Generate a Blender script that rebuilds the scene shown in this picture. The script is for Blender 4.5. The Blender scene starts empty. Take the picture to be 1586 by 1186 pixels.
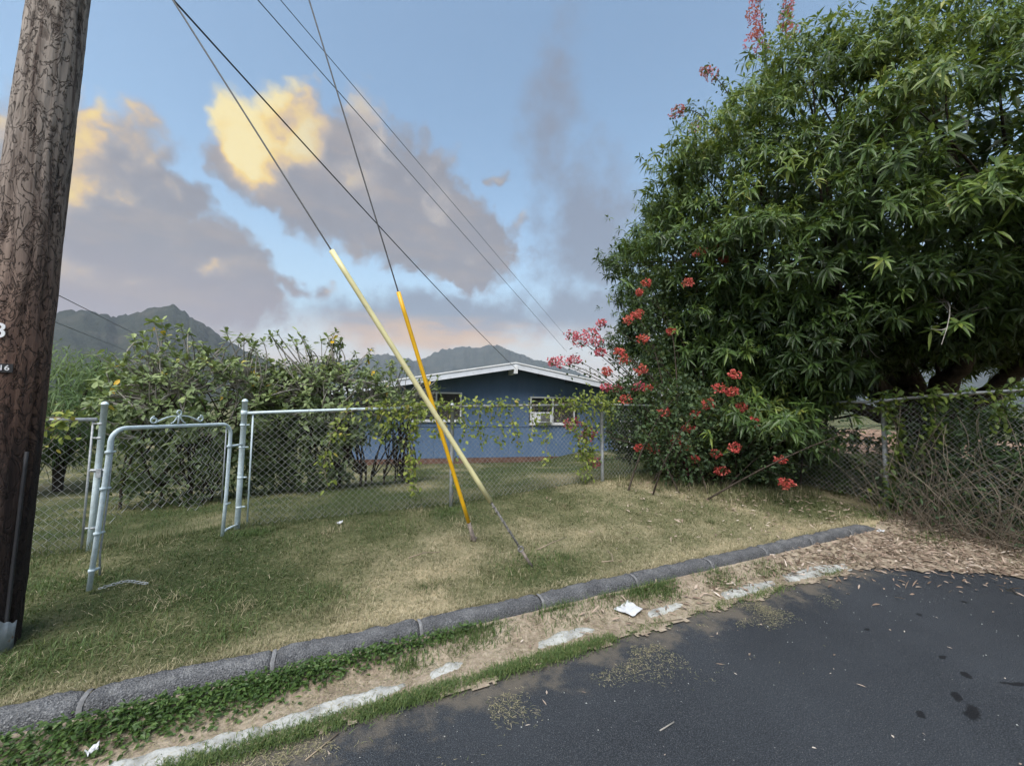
import bpy, math, random
import numpy as np
from mathutils import Vector, Matrix

random.seed(7)
rng = np.random.default_rng(11)
scene = bpy.context.scene
COL = scene.collection
R = math.radians

# ------------------------------------------------------------------ camera
# The world frame: +X runs along the kerb, +Y runs from the road towards the house, the asphalt lies at z = 0.
cam_data = bpy.data.cameras.new('camera')
cam_data.sensor_width = 36.0
cam_data.lens = 13.85
cam_data.clip_start = 0.05
cam_data.clip_end = 20000
cam = bpy.data.objects.new('camera', cam_data)
COL.objects.link(cam)
cam.matrix_world = (Matrix.Translation((-0.523, -2.483, 1.5)) @ Matrix.Rotation(R(-25.1), 4, 'Z')
                    @ Matrix.Rotation(R(90 + 3.28), 4, 'X') @ Matrix.Rotation(R(0.8), 4, 'Z'))
scene.camera = cam

# ------------------------------------------------------------------ exposure
EXPOSURE = 1.85
scene.view_settings.view_transform = 'Standard'
scene.view_settings.look = 'None'
scene.view_settings.gamma = 1.0
scene.view_settings.use_curve_mapping = False
scene.view_settings.exposure = EXPOSURE
scene.cycles.max_bounces = 6
scene.cycles.diffuse_bounces = 2
scene.cycles.glossy_bounces = 2
scene.cycles.transmission_bounces = 3
scene.cycles.transparent_max_bounces = 6
scene.cycles.volume_bounces = 0
scene.cycles.use_denoising = True
scene.cycles.use_adaptive_sampling = True
scene.cycles.adaptive_threshold = 0.012
scene.cycles.adaptive_min_samples = 12


# ------------------------------------------------------------------ node helper
class NT:
    def __init__(self, tree):
        self.t = tree
        tree.nodes.clear()

    def n(self, kind, *ins, **props):
        nd = self.t.nodes.new(kind)
        named = props.pop('named', {})
        for k, v in props.items():
            setattr(nd, k, v)
        for i, v in enumerate(ins):
            self.put(nd.inputs[i], v)
        for k, v in named.items():
            self.put(nd.inputs[k], v)
        return nd

    def put(self, sock, v):
        if v is None:
            return
        if isinstance(v, bpy.types.NodeSocket):
            self.t.links.new(v, sock)
        elif isinstance(v, bpy.types.Node):
            self.t.links.new(v.outputs[0], sock)
        else:
            if sock.type == 'RGBA' and len(v) == 3:
                v = (*v, 1)
            sock.default_value = v

    def m(self, op, a, b=None, c=None, clamp=False):
        return self.n('ShaderNodeMath', a, b, c, operation=op, use_clamp=clamp).outputs[0]

    def vm(self, op, a, b=None):
        nd = self.n('ShaderNodeVectorMath', operation=op)
        self.put(nd.inputs[0], a)
        if op == 'SCALE':
            self.put(nd.inputs['Scale'], b)
        else:
            self.put(nd.inputs[1], b)
        return nd.outputs[0]

    def mix(self, fac, a, b, blend='MIX'):
        nd = self.n('ShaderNodeMix', data_type='RGBA', blend_type=blend)
        self.put(nd.inputs[0], fac)
        self.put(nd.inputs[6], a)
        self.put(nd.inputs[7], b)
        return nd.outputs[2]

    def step(self, v, lo, hi, smooth=True):
        nd = self.n('ShaderNodeMapRange', v, lo, hi, 0.0, 1.0, interpolation_type='SMOOTHSTEP' if smooth else 'LINEAR')
        return nd.outputs[0]

    def noise(self, vec, scale, detail=4.0, rough=0.55, dist=0.0, out=0):
        nd = self.n('ShaderNodeTexNoise', named={'Scale': scale, 'Detail': detail, 'Roughness': rough, 'Distortion': dist})
        if vec is not None:
            self.put(nd.inputs['Vector'], vec)
        return nd.outputs[out]

    def voro(self, vec, scale, feature='F1', out=0, rand=1.0):
        nd = self.n('ShaderNodeTexVoronoi', feature=feature, named={'Scale': scale, 'Randomness': rand})
        if vec is not None:
            self.put(nd.inputs['Vector'], vec)
        return nd.outputs[out]

    def ramp(self, fac, stops, interp='LINEAR'):
        nd = self.n('ShaderNodeValToRGB', fac)
        cr = nd.color_ramp
        cr.interpolation = interp
        while len(cr.elements) < len(stops):
            cr.elements.new(0.5)
        for e, (p, c) in zip(cr.elements, stops):
            e.position = p
            e.color = (*c, 1) if len(c) == 3 else c
        return nd.outputs[0]

    def mapping(self, vec, scale=(1, 1, 1), loc=(0, 0, 0), rot=(0, 0, 0)):
        return self.n('ShaderNodeMapping', vec, loc, rot, scale).outputs[0]


# ------------------------------------------------------------------ sky: late-day Nishita sky with cumulus
SUN_EL, SUN_HEADING = 56.0, 226.0          # degrees; heading is measured from +Y towards +X
world = bpy.data.worlds.new('World')
scene.world = world
world.use_nodes = True
SKY_STRENGTH = 0.1
world.cycles.sampling_method = 'NONE'
K = 2.0 ** (-EXPOSURE) / SKY_STRENGTH      # cloud colours below are given as they look in the picture


def cloud_group(name, fine):
    """cloud density over a direction; fine adds the billows and wisps"""
    g = bpy.data.node_groups.new(name, 'ShaderNodeTree')
    g.interface.new_socket('dir', in_out='INPUT', socket_type='NodeSocketVector')
    g.interface.new_socket('density', in_out='OUTPUT', socket_type='NodeSocketFloat')
    g.interface.new_socket('soft', in_out='OUTPUT', socket_type='NodeSocketFloat')
    a = NT(g)
    gi = a.n('NodeGroupInput')
    go = a.n('NodeGroupOutput')
    d0 = gi.outputs[0]
    w1 = a.noise(d0, 3.2, 0.0, 0.5, out=1)
    w2 = a.noise(d0, 10.0, 3.0 if fine else 1.0, 0.62, out=1)
    warp = a.vm('ADD', a.vm('SCALE', a.vm('SUBTRACT', w1, (0.5, 0.5, 0.5)), 0.10),
                a.vm('SCALE', a.vm('SUBTRACT', w2, (0.5, 0.5, 0.5)), 0.11))
    d1 = a.vm('NORMALIZE', a.vm('ADD', d0, warp))
    sx = a.n('ShaderNodeSeparateXYZ', d1)
    az = a.m('MULTIPLY', a.m('ARCTAN2', sx.outputs[0], sx.outputs[1]), 180 / math.pi)
    el = a.m('MULTIPLY', a.m('ARCSINE', sx.outputs[2]), 180 / math.pi)
    ae = a.n('ShaderNodeCombineXYZ', az, el, 0.0).outputs[0]

    def blob(a0, e0, ra, re, rot=0.0, k=1.0):
        q = a.n('ShaderNodeMapping', ae, (a0, e0, 0), (0, 0, R(rot)), (ra, re, 1), vector_type='TEXTURE').outputs[0]
        r = a.n('ShaderNodeVectorMath', q, operation='LENGTH').outputs[1]
        return a.m('MULTIPLY_ADD', r, -k, k)

    def union(lst):
        r = lst[0]
        for q in lst[1:]:
            r = a.m('SMOOTH_MAX', r, q, 0.12)
        return r

    hard = union([blob(*b) for b in CLOUDS])
    # the same weather all round the horizon away from the named clouds
    away = a.step(a.m('ABSOLUTE', a.m('SUBTRACT', az, 22.0)), 62.0, 85.0)
    gen = a.m('SUBTRACT', a.m('MULTIPLY', a.noise(d1, 2.3, 1.0, 0.5), 2.2), 1.22)
    gen = a.m('ADD', gen, a.m('MULTIPLY', a.m('SUBTRACT', away, 1.0), 3.0))
    hard = a.m('MAXIMUM', hard, gen)
    puff = a.m('ABSOLUTE', a.m('SUBTRACT', a.m('MULTIPLY', a.noise(d1, 12.0, 3.0 if fine else 0.0, 0.5), 2.0), 1.0))
    det = a.m('MULTIPLY', a.m('SUBTRACT', puff, 0.15), 0.75)
    if fine:
        fb = a.noise(d0, 15.0, 7.0, 0.62)
        det = a.m('ADD', det, a.m('MULTIPLY', a.m('SUBTRACT', fb, 0.5), 0.95))
        soft = union([blob(*b) for b in SOFT])
        a.put(go.inputs[1], a.m('ADD', soft, a.m('MULTIPLY', a.m('SUBTRACT', fb, 0.5), 1.3)))
    a.put(go.inputs[0], a.m('ADD', hard, a.m('MULTIPLY', det, 0.75)))
    return g


def build_sky():
    fine, coarse = cloud_group('cloud_field', True), cloud_group('cloud_field_coarse', False)
    w = NT(world.node_tree)
    out = w.n('ShaderNodeOutputWorld')
    bg = w.n('ShaderNodeBackground')
    bg.inputs['Strength'].default_value = SKY_STRENGTH
    w.t.links.new(bg.outputs[0], out.inputs[0])
    sky = w.n('ShaderNodeTexSky', sky_type='NISHITA', sun_disc=False, sun_elevation=R(SUN_EL), sun_rotation=R(SUN_HEADING),
              altitude=0.0, air_density=1.0, dust_density=1.2, ozone_density=1.6)
    d = w.n('ShaderNodeTexCoord').outputs['Generated']
    sz = w.n('ShaderNodeSeparateXYZ', d)
    el = w.m('MULTIPLY', w.m('ARCSINE', sz.outputs[2]), 180 / math.pi)
    az = w.m('MULTIPLY', w.m('ARCTAN2', sz.outputs[0], sz.outputs[1]), 180 / math.pi)

    def field(g, vec):
        nd = w.n('ShaderNodeGroup')
        nd.node_tree = g
        w.put(nd.inputs[0], vec)
        return nd.outputs[0], nd.outputs[1]

    den, soft = field(fine, d)
    # towards the low sun: up and to the left of the picture
    lit_off = Vector((-0.905, 0.15, 0.62)).normalized() * 0.125
    den2, _ = field(coarse, w.vm('NORMALIZE', w.vm('ADD', d, tuple(lit_off))))
    k = lambda c: tuple(x * K for x in c)
    base = w.mix(1.0, sky, SKY_GAIN, 'MULTIPLY')
    # pale blue low down, then the peach band on the horizon
    base = w.mix(w.m('MULTIPLY', w.m('SUBTRACT', 1.0, w.step(el, 8.0, 26.0)), 0.55), base, k((0.50, 0.63, 0.74)))
    base = w.mix(w.m('MULTIPLY', w.m('SUBTRACT', 1.0, w.step(el, 3.0, 13.5)), 0.80), base, k((0.74, 0.56, 0.46)))
    sa = w.m('MULTIPLY', w.step(soft, 0.0, 0.90), 0.86)
    col_soft = w.mix(w.step(el, 7.5, 13.0), k((0.66, 0.46, 0.36)), k((0.265, 0.30, 0.38)))
    base = w.mix(sa, base, col_soft)
    # lit peach cloud bank low over the ridge
    pe = w.m('MULTIPLY', w.m('SUBTRACT', 1.0, w.step(w.m('ABSOLUTE', w.m('SUBTRACT', az, 16.0)), 4.0, 22.0)), w.m('SUBTRACT', 1.0, w.step(w.m('ABSOLUTE', w.m('SUBTRACT', el, 9.8)), 0.5, 3.6)))
    pe = w.m('MULTIPLY', pe, w.step(w.noise(w.mapping(d, (2.2, 2.2, 9)), 3.0, 4.0, 0.6), 0.36, 0.62))
    base = w.mix(w.m('MULTIPLY', pe, 0.8), base, k((0.80, 0.55, 0.36)))
    # cumulus
    alpha = w.step(den, -0.08, 0.30)
    thick = w.step(den, 0.04, 0.70)
    lit = w.step(w.m('SUBTRACT', den, den2), -0.04, 0.86)
    lit = w.m('ADD', lit, w.m('MULTIPLY', w.m('SUBTRACT', w.noise(d, 20.0, 5.0, 0.62), 0.5), 0.75))
    shade = w.mix(w.step(lit, -0.05, 0.75), k((0.30, 0.308, 0.352)), k((0.57, 0.545, 0.54)))
    shade = w.mix(w.m('MULTIPLY', thick, 0.35), shade, k((0.35, 0.345, 0.375)))
    shade = w.mix(w.m('MULTIPLY', w.m('SUBTRACT', 1.0, w.step(el, 8.0, 19.0)), 0.75), shade, k((0.40, 0.345, 0.375)))
    wispy = w.noise(w.mapping(d, (3, 3, 9)), 2.5, 3.0, 0.6)
    shade = w.mix(w.m('MULTIPLY', w.step(wispy, 0.42, 0.7), 0.35), shade, k((0.50, 0.42, 0.37)))
    bright = w.ramp(lit, [(0.0, (0.36, 0.33, 0.33)), (0.30, (0.52, 0.44, 0.37)), (0.55, (0.78, 0.57, 0.33)), (0.80, (0.98, 0.73, 0.28)), (1.0, (1.0, 0.85, 0.45))])
    bright = w.mix(1.0, bright, (K, K, K), 'MULTIPLY')
    # the direct light reaches the west (left) clouds only; the rest lie in the mountains' shade
    reach = w.m('MULTIPLY', w.m('SUBTRACT', 1.0, w.step(w.m('ABSOLUTE', w.m('ADD', az, 15.0)), 5.0, 22.0)), w.step(el, 9.0, 20.0))
    ccol = w.mix(w.m('MULTIPLY', w.step(lit, 0.0, 0.72), w.m('ADD', w.m('MULTIPLY', reach, 0.93), 0.07)), shade, bright)
    w.put(bg.inputs[0], w.mix(w.m('MULTIPLY', alpha, 0.97), base, ccol))


# (azimuth, elevation, half width, half height, tilt, weight)
CLOUDS = [(-25, 20, 9, 8, 0, 1.15), (-19.5, 20, 6.5, 6, -30, 1.1), (-22, 12.5, 16, 8.5, 0, 1.2), (-12.5, 14.8, 6.5, 5.5, -20, 1.1),
          (-42, 16, 16, 12, 0, 1.1),
          (-10.5, 28.0, 4.4, 6.0, 0, 1), (-4, 28.3, 8, 7.6, -10, 1.1), (4.0, 28.0, 11, 8.6, -8, 1.2), (12, 25.5, 11, 8.2, -20, 1.2),
          (18.5, 22.4, 8.5, 6.4, -20, 1.1),
          (-6.5, 14.4, 3.4, 1.0, 5, 0.40), (-1.8, 15.2, 1.5, 2.0, -30, 0.40), (15.6, 18.0, 1.5, 1.2, 0, 0.45), (21.5, 31.8, 1.4, 0.8, 0, 0.35)]
SOFT = [(30, 37, 6, 12, -8, 0.8), (36, 24, 11, 13, 0, 1.3), (14, 11.5, 24, 5.6, 0, 1.5), (36, 13, 20, 7, 0, 1.1), (70, 24, 10, 12, 0, 0.6)]
SKY_GAIN = (0.82, 0.80, 0.68)
build_sky()

# ------------------------------------------------------------------ sun (a wide, soft late-day glow)
sun_data = bpy.data.lights.new('sun', 'SUN')
sun_data.energy = 1.5
sun_data.angle = R(50)
sun_data.color = (1.0, 0.975, 0.945)
sun = bpy.data.objects.new('sun', sun_data)
COL.objects.link(sun)
sdir = Vector((math.sin(R(SUN_HEADING)) * math.cos(R(SUN_EL)), math.cos(R(SUN_HEADING)) * math.cos(R(SUN_EL)), math.sin(R(SUN_EL))))
sun.rotation_euler = sdir.to_track_quat('Z', 'Y').to_euler()
sun.location = (0, 0, 30)

# ------------------------------------------------------------------ mesh helpers
def tag(o, label=None, cat=None, group=None, kind=None):
    if label:
        o['label'] = label
    if cat:
        o['category'] = cat
    if group:
        o['group'] = group
    if kind:
        o['kind'] = kind
    return o


def empty(name, loc=(0, 0, 0)):
    o = bpy.data.objects.new(name, None)
    o.empty_display_size = 0.1
    o.location = loc
    COL.objects.link(o)
    return o


def link(name, me, parent=None, mat=None):
    o = bpy.data.objects.new(name, me)
    COL.objects.link(o)
    if parent is not None:
        o.parent = parent
        o.matrix_parent_inverse = Matrix.Translation(-parent.location)
    if mat is not None and not me.materials:
        me.materials.append(mat)
    return o


def np_mesh(name, V, F, attrs=None, smooth=False):
    """V (N,3); F: list of int arrays (M,3) / (M,4)."""
    me = bpy.data.meshes.new(name)
    V = np.asarray(V, np.float32)
    me.vertices.add(len(V))
    me.vertices.foreach_set('co', V.ravel())
    F = [np.asarray(f, np.int32) for f in F if len(f)]
    tot = np.concatenate([np.full(len(f), f.shape[1], np.int32) for f in F])
    idx = np.concatenate([f.ravel() for f in F])
    me.loops.add(len(idx))
    me.loops.foreach_set('vertex_index', idx)
    me.polygons.add(len(tot))
    st = np.zeros(len(tot), np.int32)
    st[1:] = np.cumsum(tot)[:-1]
    me.polygons.foreach_set('loop_start', st)
    me.polygons.foreach_set('loop_total', tot)
    me.polygons.foreach_set('use_smooth', np.full(len(tot), bool(smooth)))
    for k, v in (attrs or {}).items():
        at = me.attributes.new(k, 'FLOAT', 'POINT')
        at.data.foreach_set('value', np.asarray(v, np.float32).ravel())
    me.update()
    me.validate()
    return me


def unit(v):
    v = np.asarray(v, float)
    return v / np.maximum(np.linalg.norm(v, axis=-1, keepdims=True), 1e-9)


class MB:
    """collects boxes and tubes into ONE mesh"""

    def __init__(self):
        self.V, self.T, self.Q, self.n = [], [], [], 0

    def raw(self, V, T=(), Q=()):
        V = np.asarray(V, float)
        self.V.append(V)
        if len(T):
            self.T.append(np.asarray(T, int) + self.n)
        if len(Q):
            self.Q.append(np.asarray(Q, int) + self.n)
        self.n += len(V)
        return self

    def box(self, lo, hi, M=None):
        (x0, y0, z0), (x1, y1, z1) = lo, hi
        V = np.array([(x0, y0, z0), (x1, y0, z0), (x1, y1, z0), (x0, y1, z0), (x0, y0, z1), (x1, y0, z1), (x1, y1, z1), (x0, y1, z1)], float)
        if M is not None:
            V = V @ np.asarray(M)[:3, :3].T + np.asarray(M)[:3, 3]
        return self.raw(V, Q=[(0, 3, 2, 1), (4, 5, 6, 7), (0, 1, 5, 4), (1, 2, 6, 5), (2, 3, 7, 6), (3, 0, 4, 7)])

    def tube(self, pts, r, sides=8, cap=True, ring=None):
        P = np.asarray(pts, float)
        n = len(P)
        rr = np.full(n, r, float) if np.isscalar(r) else np.asarray(r, float)
        tan = np.gradient(P, axis=0)
        tan = unit(tan)
        ref = np.array([0, 0, 1.0]) if abs(tan[0][2]) < 0.9 else np.array([1.0, 0, 0])
        u = unit(np.cross(tan[0], ref))
        us = []
        for t in tan:
            u = unit(u - t * (u @ t))
            us.append(u)
        us = np.array(us)
        vs = np.cross(tan, us)
        a = np.linspace(0, 2 * np.pi, sides, endpoint=False)
        V = P[:, None] + rr[:, None, None] * (us[:, None] * np.cos(a)[None, :, None] + vs[:, None] * np.sin(a)[None, :, None])
        i = np.arange(n - 1)[:, None] * sides
        j = np.arange(sides)[None]
        k = (j + 1) % sides
        Q = np.stack([i + j, i + k, i + k + sides, i + j + sides], -1).reshape(-1, 4)
        V = V.reshape(-1, 3)
        T = []
        if cap:
            V = np.vstack([V, P[0], P[-1]])
            c0, c1 = n * sides, n * sides + 1
            for q in range(sides):
                T.append((c0, (q + 1) % sides, q))
                T.append((c1, (n - 1) * sides + q, (n - 1) * sides + (q + 1) % sides))
        return self.raw(V, T, Q)

    def build(self, name, mat, parent=None, smooth=False, attrs=None):
        F = ([np.concatenate(self.T)] if self.T else []) + ([np.concatenate(self.Q)] if self.Q else [])
        me = np_mesh(name, np.concatenate(self.V), F, attrs, smooth)
        return link(name, me, parent, mat)


def hash2(ix, iy, seed):
    h = (ix.astype(np.int64) * 374761393 + iy.astype(np.int64) * 668265263 + seed * 1442695041) & 0xffffffff
    h = ((h ^ (h >> 13)) * 1274126177) & 0xffffffff
    return ((h ^ (h >> 16)) & 0xffff) / 65535.0


def vnoise(x, y, seed=0):
    x = np.asarray(x, float)
    y = np.asarray(y, float)
    ix, iy = np.floor(x), np.floor(y)
    fx, fy = x - ix, y - iy
    fx, fy = fx * fx * (3 - 2 * fx), fy * fy * (3 - 2 * fy)
    ix, iy = ix.astype(np.int64), iy.astype(np.int64)
    a, b = hash2(ix, iy, seed), hash2(ix + 1, iy, seed)
    c, d = hash2(ix, iy + 1, seed), hash2(ix + 1, iy + 1, seed)
    return (a * (1 - fx) + b * fx) * (1 - fy) + (c * (1 - fx) + d * fx) * fy


def fbm(x, y, seed=0, octv=4):
    r, amp, tot = 0.0, 1.0, 0.0
    for o in range(octv):
        r = r + amp * vnoise(np.asarray(x) * 2 ** o, np.asarray(y) * 2 ** o, seed + o * 17)
        tot += amp
        amp *= 0.5
    return r / tot


def sstep(x, a, b):
    t = np.clip((np.asarray(x, float) - a) / (b - a), 0, 1)
    return t * t * (3 - 2 * t)


# ------------------------------------------------------------------ leaves
def leaf_geo(base, d, up, L, W, droop=0.15, fold=0.12, rich=True, ob=False):
    """each leaf a folded, drooping blade; returns V, T"""
    n = len(base)
    d = unit(d)
    side = unit(np.cross(d, up))
    nrm = np.cross(side, d)
    L = np.broadcast_to(L, n)[:, None]
    W = np.broadcast_to(W, n)[:, None]
    down = np.array([0, 0, -1.0])
    P = lambda s: base + d * L * s + down * L * (np.asarray(droop).reshape(-1, 1) if np.ndim(droop) else droop) * s * s
    if rich:
        a, b = P(0.33), P(0.68)
        wa, wb = (.33, .50) if ob else (.48, .38)
        if ob:
            b = P(0.76)
        V = np.stack([base, a + side * W * wa + nrm * W * fold, a, a - side * W * wa + nrm * W * fold,
                      b + side * W * wb + nrm * W * fold, b, b - side * W * wb + nrm * W * fold, P(1.0)], 1)
        T = np.array([(0, 2, 1), (0, 3, 2), (1, 2, 5), (1, 5, 4), (2, 3, 6), (2, 6, 5), (4, 5, 7), (5, 6, 7)])
        m = 8
    else:
        a = P(0.48)
        V = np.stack([base, a + side * W * .5 + nrm * W * fold, a, a - side * W * .5 + nrm * W * fold, P(1.0)], 1)
        T = np.array([(0, 2, 1), (0, 3, 2), (1, 2, 4), (2, 3, 4)])
        m = 5
    T = (T[None] + np.arange(n)[:, None, None] * m).reshape(-1, 3)
    return V.reshape(-1, 3), T, m


def leaf_object(name, parts, mat, parent=None):
    """parts: list of (V, T, per-vertex rnd)"""
    Vs, Ts, Rs, n = [], [], [], 0
    for V, T, r in parts:
        Vs.append(V)
        Ts.append(T + n)
        Rs.append(r)
        n += len(V)
    me = np_mesh(name, np.concatenate(Vs), [np.concatenate(Ts)], {'rnd': np.concatenate(Rs)})
    return link(name, me, parent, mat)


def rand_unit(n):
    return unit(rng.normal(size=(n, 3)))


def whorl_leaves(c, axis, nl, L, W, lo=45, hi=105, droop=0.25, rich=True, tone=None, fold=0.12, ob=False):
    """nl leaves fanning round each twig tip c (N,3) about its axis (N,3)"""
    N = len(c)
    axis = unit(axis)
    ref = np.where(np.abs(axis[:, 2:3]) < 0.9, np.array([[0, 0, 1.0]]), np.array([[1.0, 0, 0]]))
    u = unit(np.cross(axis, ref))
    v = np.cross(axis, u)
    ph = (np.arange(nl)[None] * 2.399 + rng.uniform(0, 6.28, (N, 1)) + rng.normal(0, .2, (N, nl)))
    an = np.radians(np.linspace(lo, hi, nl)[None] + rng.normal(0, 9, (N, nl)))
    d = axis[:, None] * np.cos(an)[..., None] + (u[:, None] * np.cos(ph)[..., None] + v[:, None] * np.sin(ph)[..., None]) * np.sin(an)[..., None]
    base = c[:, None] - axis[:, None] * (np.linspace(0, 0.25, nl)[None, :, None] * L) + rng.normal(0, .05, (N, nl, 1)) * L
    d = d.reshape(-1, 3)
    base = np.broadcast_to(base, (N, nl, 3)).reshape(-1, 3)
    up = np.repeat(axis, nl, 0) + np.array([0, 0, 0.6]) + rng.normal(0, .25, (N * nl, 3))
    sc = np.repeat(rng.uniform(.6, 1.28, N), nl)
    Ls = L * sc * rng.uniform(.7, 1.15, N * nl)
    Ws = W * sc * rng.uniform(.8, 1.15, N * nl)
    d = d + np.repeat(rng.normal(0, .22, (N, 3)), nl, 0) + rng.normal(0, .16, (N * nl, 3))
    t = (np.full(N, .5) if tone is None else tone)
    r = np.clip(np.repeat(t, nl) + rng.normal(0, .13, N * nl), 0, 1)
    kp = rng.random(N * nl) < np.repeat(rng.uniform(.6, 1.05, N), nl)
    dr = droop * rng.uniform(.4, 1.6, N * nl)
    V, T, m = leaf_geo(base[kp], d[kp], up[kp], Ls[kp], Ws[kp], dr[kp], fold, rich, ob)
    r = r[kp]
    return V, T, np.repeat(r, m)


def bez(a, b, c, n):
    t = np.linspace(0, 1, n)[:, None]
    a, b, c = (np.asarray(q, float) for q in (a, b, c))
    return (1 - t) ** 2 * a + 2 * t * (1 - t) * b + t * t * c


# ------------------------------------------------------------------ materials
def material(name, build):
    m = bpy.data.materials.new(name)
    m.use_nodes = True
    t = NT(m.node_tree)
    out = t.n('ShaderNodeOutputMaterial')
    sh = build(t)
    t.t.links.new(sh, out.inputs[0])
    return m


def pbsdf(t, col, rough=0.8, spec=0.3, metal=0.0, bump=None, bstr=0.3, bdist=0.01):
    p = t.n('ShaderNodeBsdfPrincipled')
    t.put(p.inputs['Base Color'], col)
    t.put(p.inputs['Roughness'], rough)
    t.put(p.inputs['Specular IOR Level'], spec)
    t.put(p.inputs['Metallic'], metal)
    if bump is not None:
        b = t.n('ShaderNodeBump', named={'Strength': bstr, 'Distance': bdist, 'Height': bump})
        t.put(p.inputs['Normal'], b.outputs[0])
    return p.outputs[0]


def leaf_mat(name, stops, rough=0.5, trans=0.25, spec=0.35):
    def b(t):
        at = t.n('ShaderNodeAttribute', attribute_name='rnd')
        col = t.ramp(at.outputs['Fac'], stops)
        p = pbsdf(t, col, rough, spec)
        tr = t.n('ShaderNodeBsdfTranslucent', t.mix(0.5, col, (0.25, 0.32, 0.05)))
        return t.n('ShaderNodeMixShader', trans, p, tr.outputs[0]).outputs[0]
    return material(name, b)


def plain(name, col, rough=0.7, spec=0.3, metal=0.0, var=0.25, scale=6.0, bump=0.0, dirt=None):
    def b(t):
        tc = t.n('ShaderNodeTexCoord').outputs['Object']
        nz = t.noise(tc, scale, 5.0, 0.6)
        dark = tuple(c * (1 - var) for c in col)
        light = tuple(min(1, c * (1 + var * .7)) for c in col)
        c = t.mix(t.step(nz, 0.25, 0.75), dark, light)
        if dirt:
            c = t.mix(t.step(t.noise(tc, scale * 2.7, 6.0, 0.65), 0.53, 0.72), c, dirt)
        return pbsdf(t, c, rough, spec, metal, nz if bump else None, bump, 0.01)
    return material(name, b)


def m_asphalt(t):
    tc = t.n('ShaderNodeTexCoord').outputs['Object']
    big = t.noise(tc, 0.8, 4.0, 0.6)
    c = t.mix(t.step(big, 0.3, 0.72), (0.0175, 0.0200, 0.0240), (0.029, 0.033, 0.0385))
    fine = t.noise(tc, 190.0, 2.0, 0.6)
    c = t.mix(t.m('MULTIPLY', t.step(fine, 0.42, 0.72), 0.75), c, (0.080, 0.088, 0.099))
    fl = t.voro(tc, 120.0)
    keep = t.step(t.noise(tc, 60.0, 1.0), 0.50, 0.62)
    c = t.mix(t.m('MULTIPLY', t.m('SUBTRACT', 1.0, t.step(fl, 0.10, 0.24)), keep), c, (0.17, 0.168, 0.165))
    # dust and dry clippings blown along the verge
    sx = t.n('ShaderNodeSeparateXYZ', tc)
    dist = t.m('SUBTRACT', -0.36, sx.outputs[1])
    edge = t.m('SUBTRACT', 1.0, t.step(dist, 0.02, 0.55))
    dust = t.step(t.m('ADD', t.m('MULTIPLY', edge, 0.42), t.noise(tc, 5.0, 7.0, 0.7)), 0.72, 0.98)
    c = t.mix(t.m('MULTIPLY', dust, 0.6), c, (0.15, 0.128, 0.098))
    # dark oil drips
    sp = t.n('ShaderNodeVectorMath', tc, (1.0, 1.0, 1.0), operation='MULTIPLY').outputs[0]
    oil = None
    for (x, y, rx, ry, a) in ((2.46, -1.60, .075, .03, 20), (2.55, -1.52, .05, .022, 20), (2.85, -1.47, .04, .02, 20), (2.20, -1.50, .035, .018, 10),
                              (3.00, -1.62, .09, .016, -30), (2.95, -1.35, .035, .016, 0), (3.5, -1.05, .03, .02, 0), (2.9, -1.0, .025, .015, 0),
                              (4.1, -1.1, .03, .02, 0), (1.55, -1.55, .03, .02, 0)):
        q = t.n('ShaderNodeMapping', t.vm('ADD', sp, t.vm('SCALE', t.noise(tc, 14.0, 2.0, out=1), 0.05)), (x + .025, y + .025, 0), (0, 0, R(a)), (rx, ry, 1), vector_type='TEXTURE').outputs[0]
        ln = t.n('ShaderNodeVectorMath', q, operation='LENGTH').outputs[1]
        v = t.m('SUBTRACT', 1.0, t.step(ln, 0.7, 1.15))
        oil = v if oil is None else t.m('MAXIMUM', oil, v)
    c = t.mix(t.m('MULTIPLY', oil, 0.8), c, (0.007, 0.007, 0.008))
    hgt = t.m('ADD', fine, t.m('MULTIPLY', fl, -0.6))
    return pbsdf(t, c, 0.92, 0.12, 0.0, hgt, 0.7, 0.006)


def m_verge(t):
    tc = t.n('ShaderNodeTexCoord').outputs['Object']
    a = t.noise(tc, 3.0, 6.0, 0.65)
    b = t.noise(tc, 34.0, 6.0, 0.7)
    c = t.ramp(t.m('ADD', t.m('MULTIPLY', a, 0.5), t.m('MULTIPLY', b, 0.5)),
               [(0.30, (0.075, 0.060, 0.047)), (0.44, (0.22, 0.175, 0.13)), (0.56, (0.33, 0.275, 0.21)), (0.75, (0.45, 0.39, 0.31))])
    st = t.noise(t.mapping(tc, (30, 160, 30), rot=(0, 0, 0.5)), 1.0, 4.0, 0.6)
    c = t.mix(t.m('MULTIPLY', t.step(st, 0.55, 0.7), 0.5), c, (0.36, 0.30, 0.22))
    return pbsdf(t, c, 0.95, 0.1, 0.0, b, 0.8, 0.012)


def m_ground(t):
    tc = t.n('ShaderNodeTexCoord').outputs['Object']
    dry = t.n('ShaderNodeAttribute', attribute_name='dry').outputs['Fac']
    n = t.noise(tc, 22.0, 6.0, 0.7)
    f = t.m('ADD', dry, t.m('MULTIPLY', t.m('SUBTRACT', n, 0.5), 0.7))
    c = t.ramp(f, [(0.1, (0.055, 0.065, 0.028)), (0.4, (0.118, 0.116, 0.060)), (0.65, (0.20, 0.180, 0.108)), (0.95, (0.33, 0.275, 0.175))])
    return pbsdf(t, c, 0.95, 0.1, 0.0, n, 0.8, 0.02)


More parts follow.
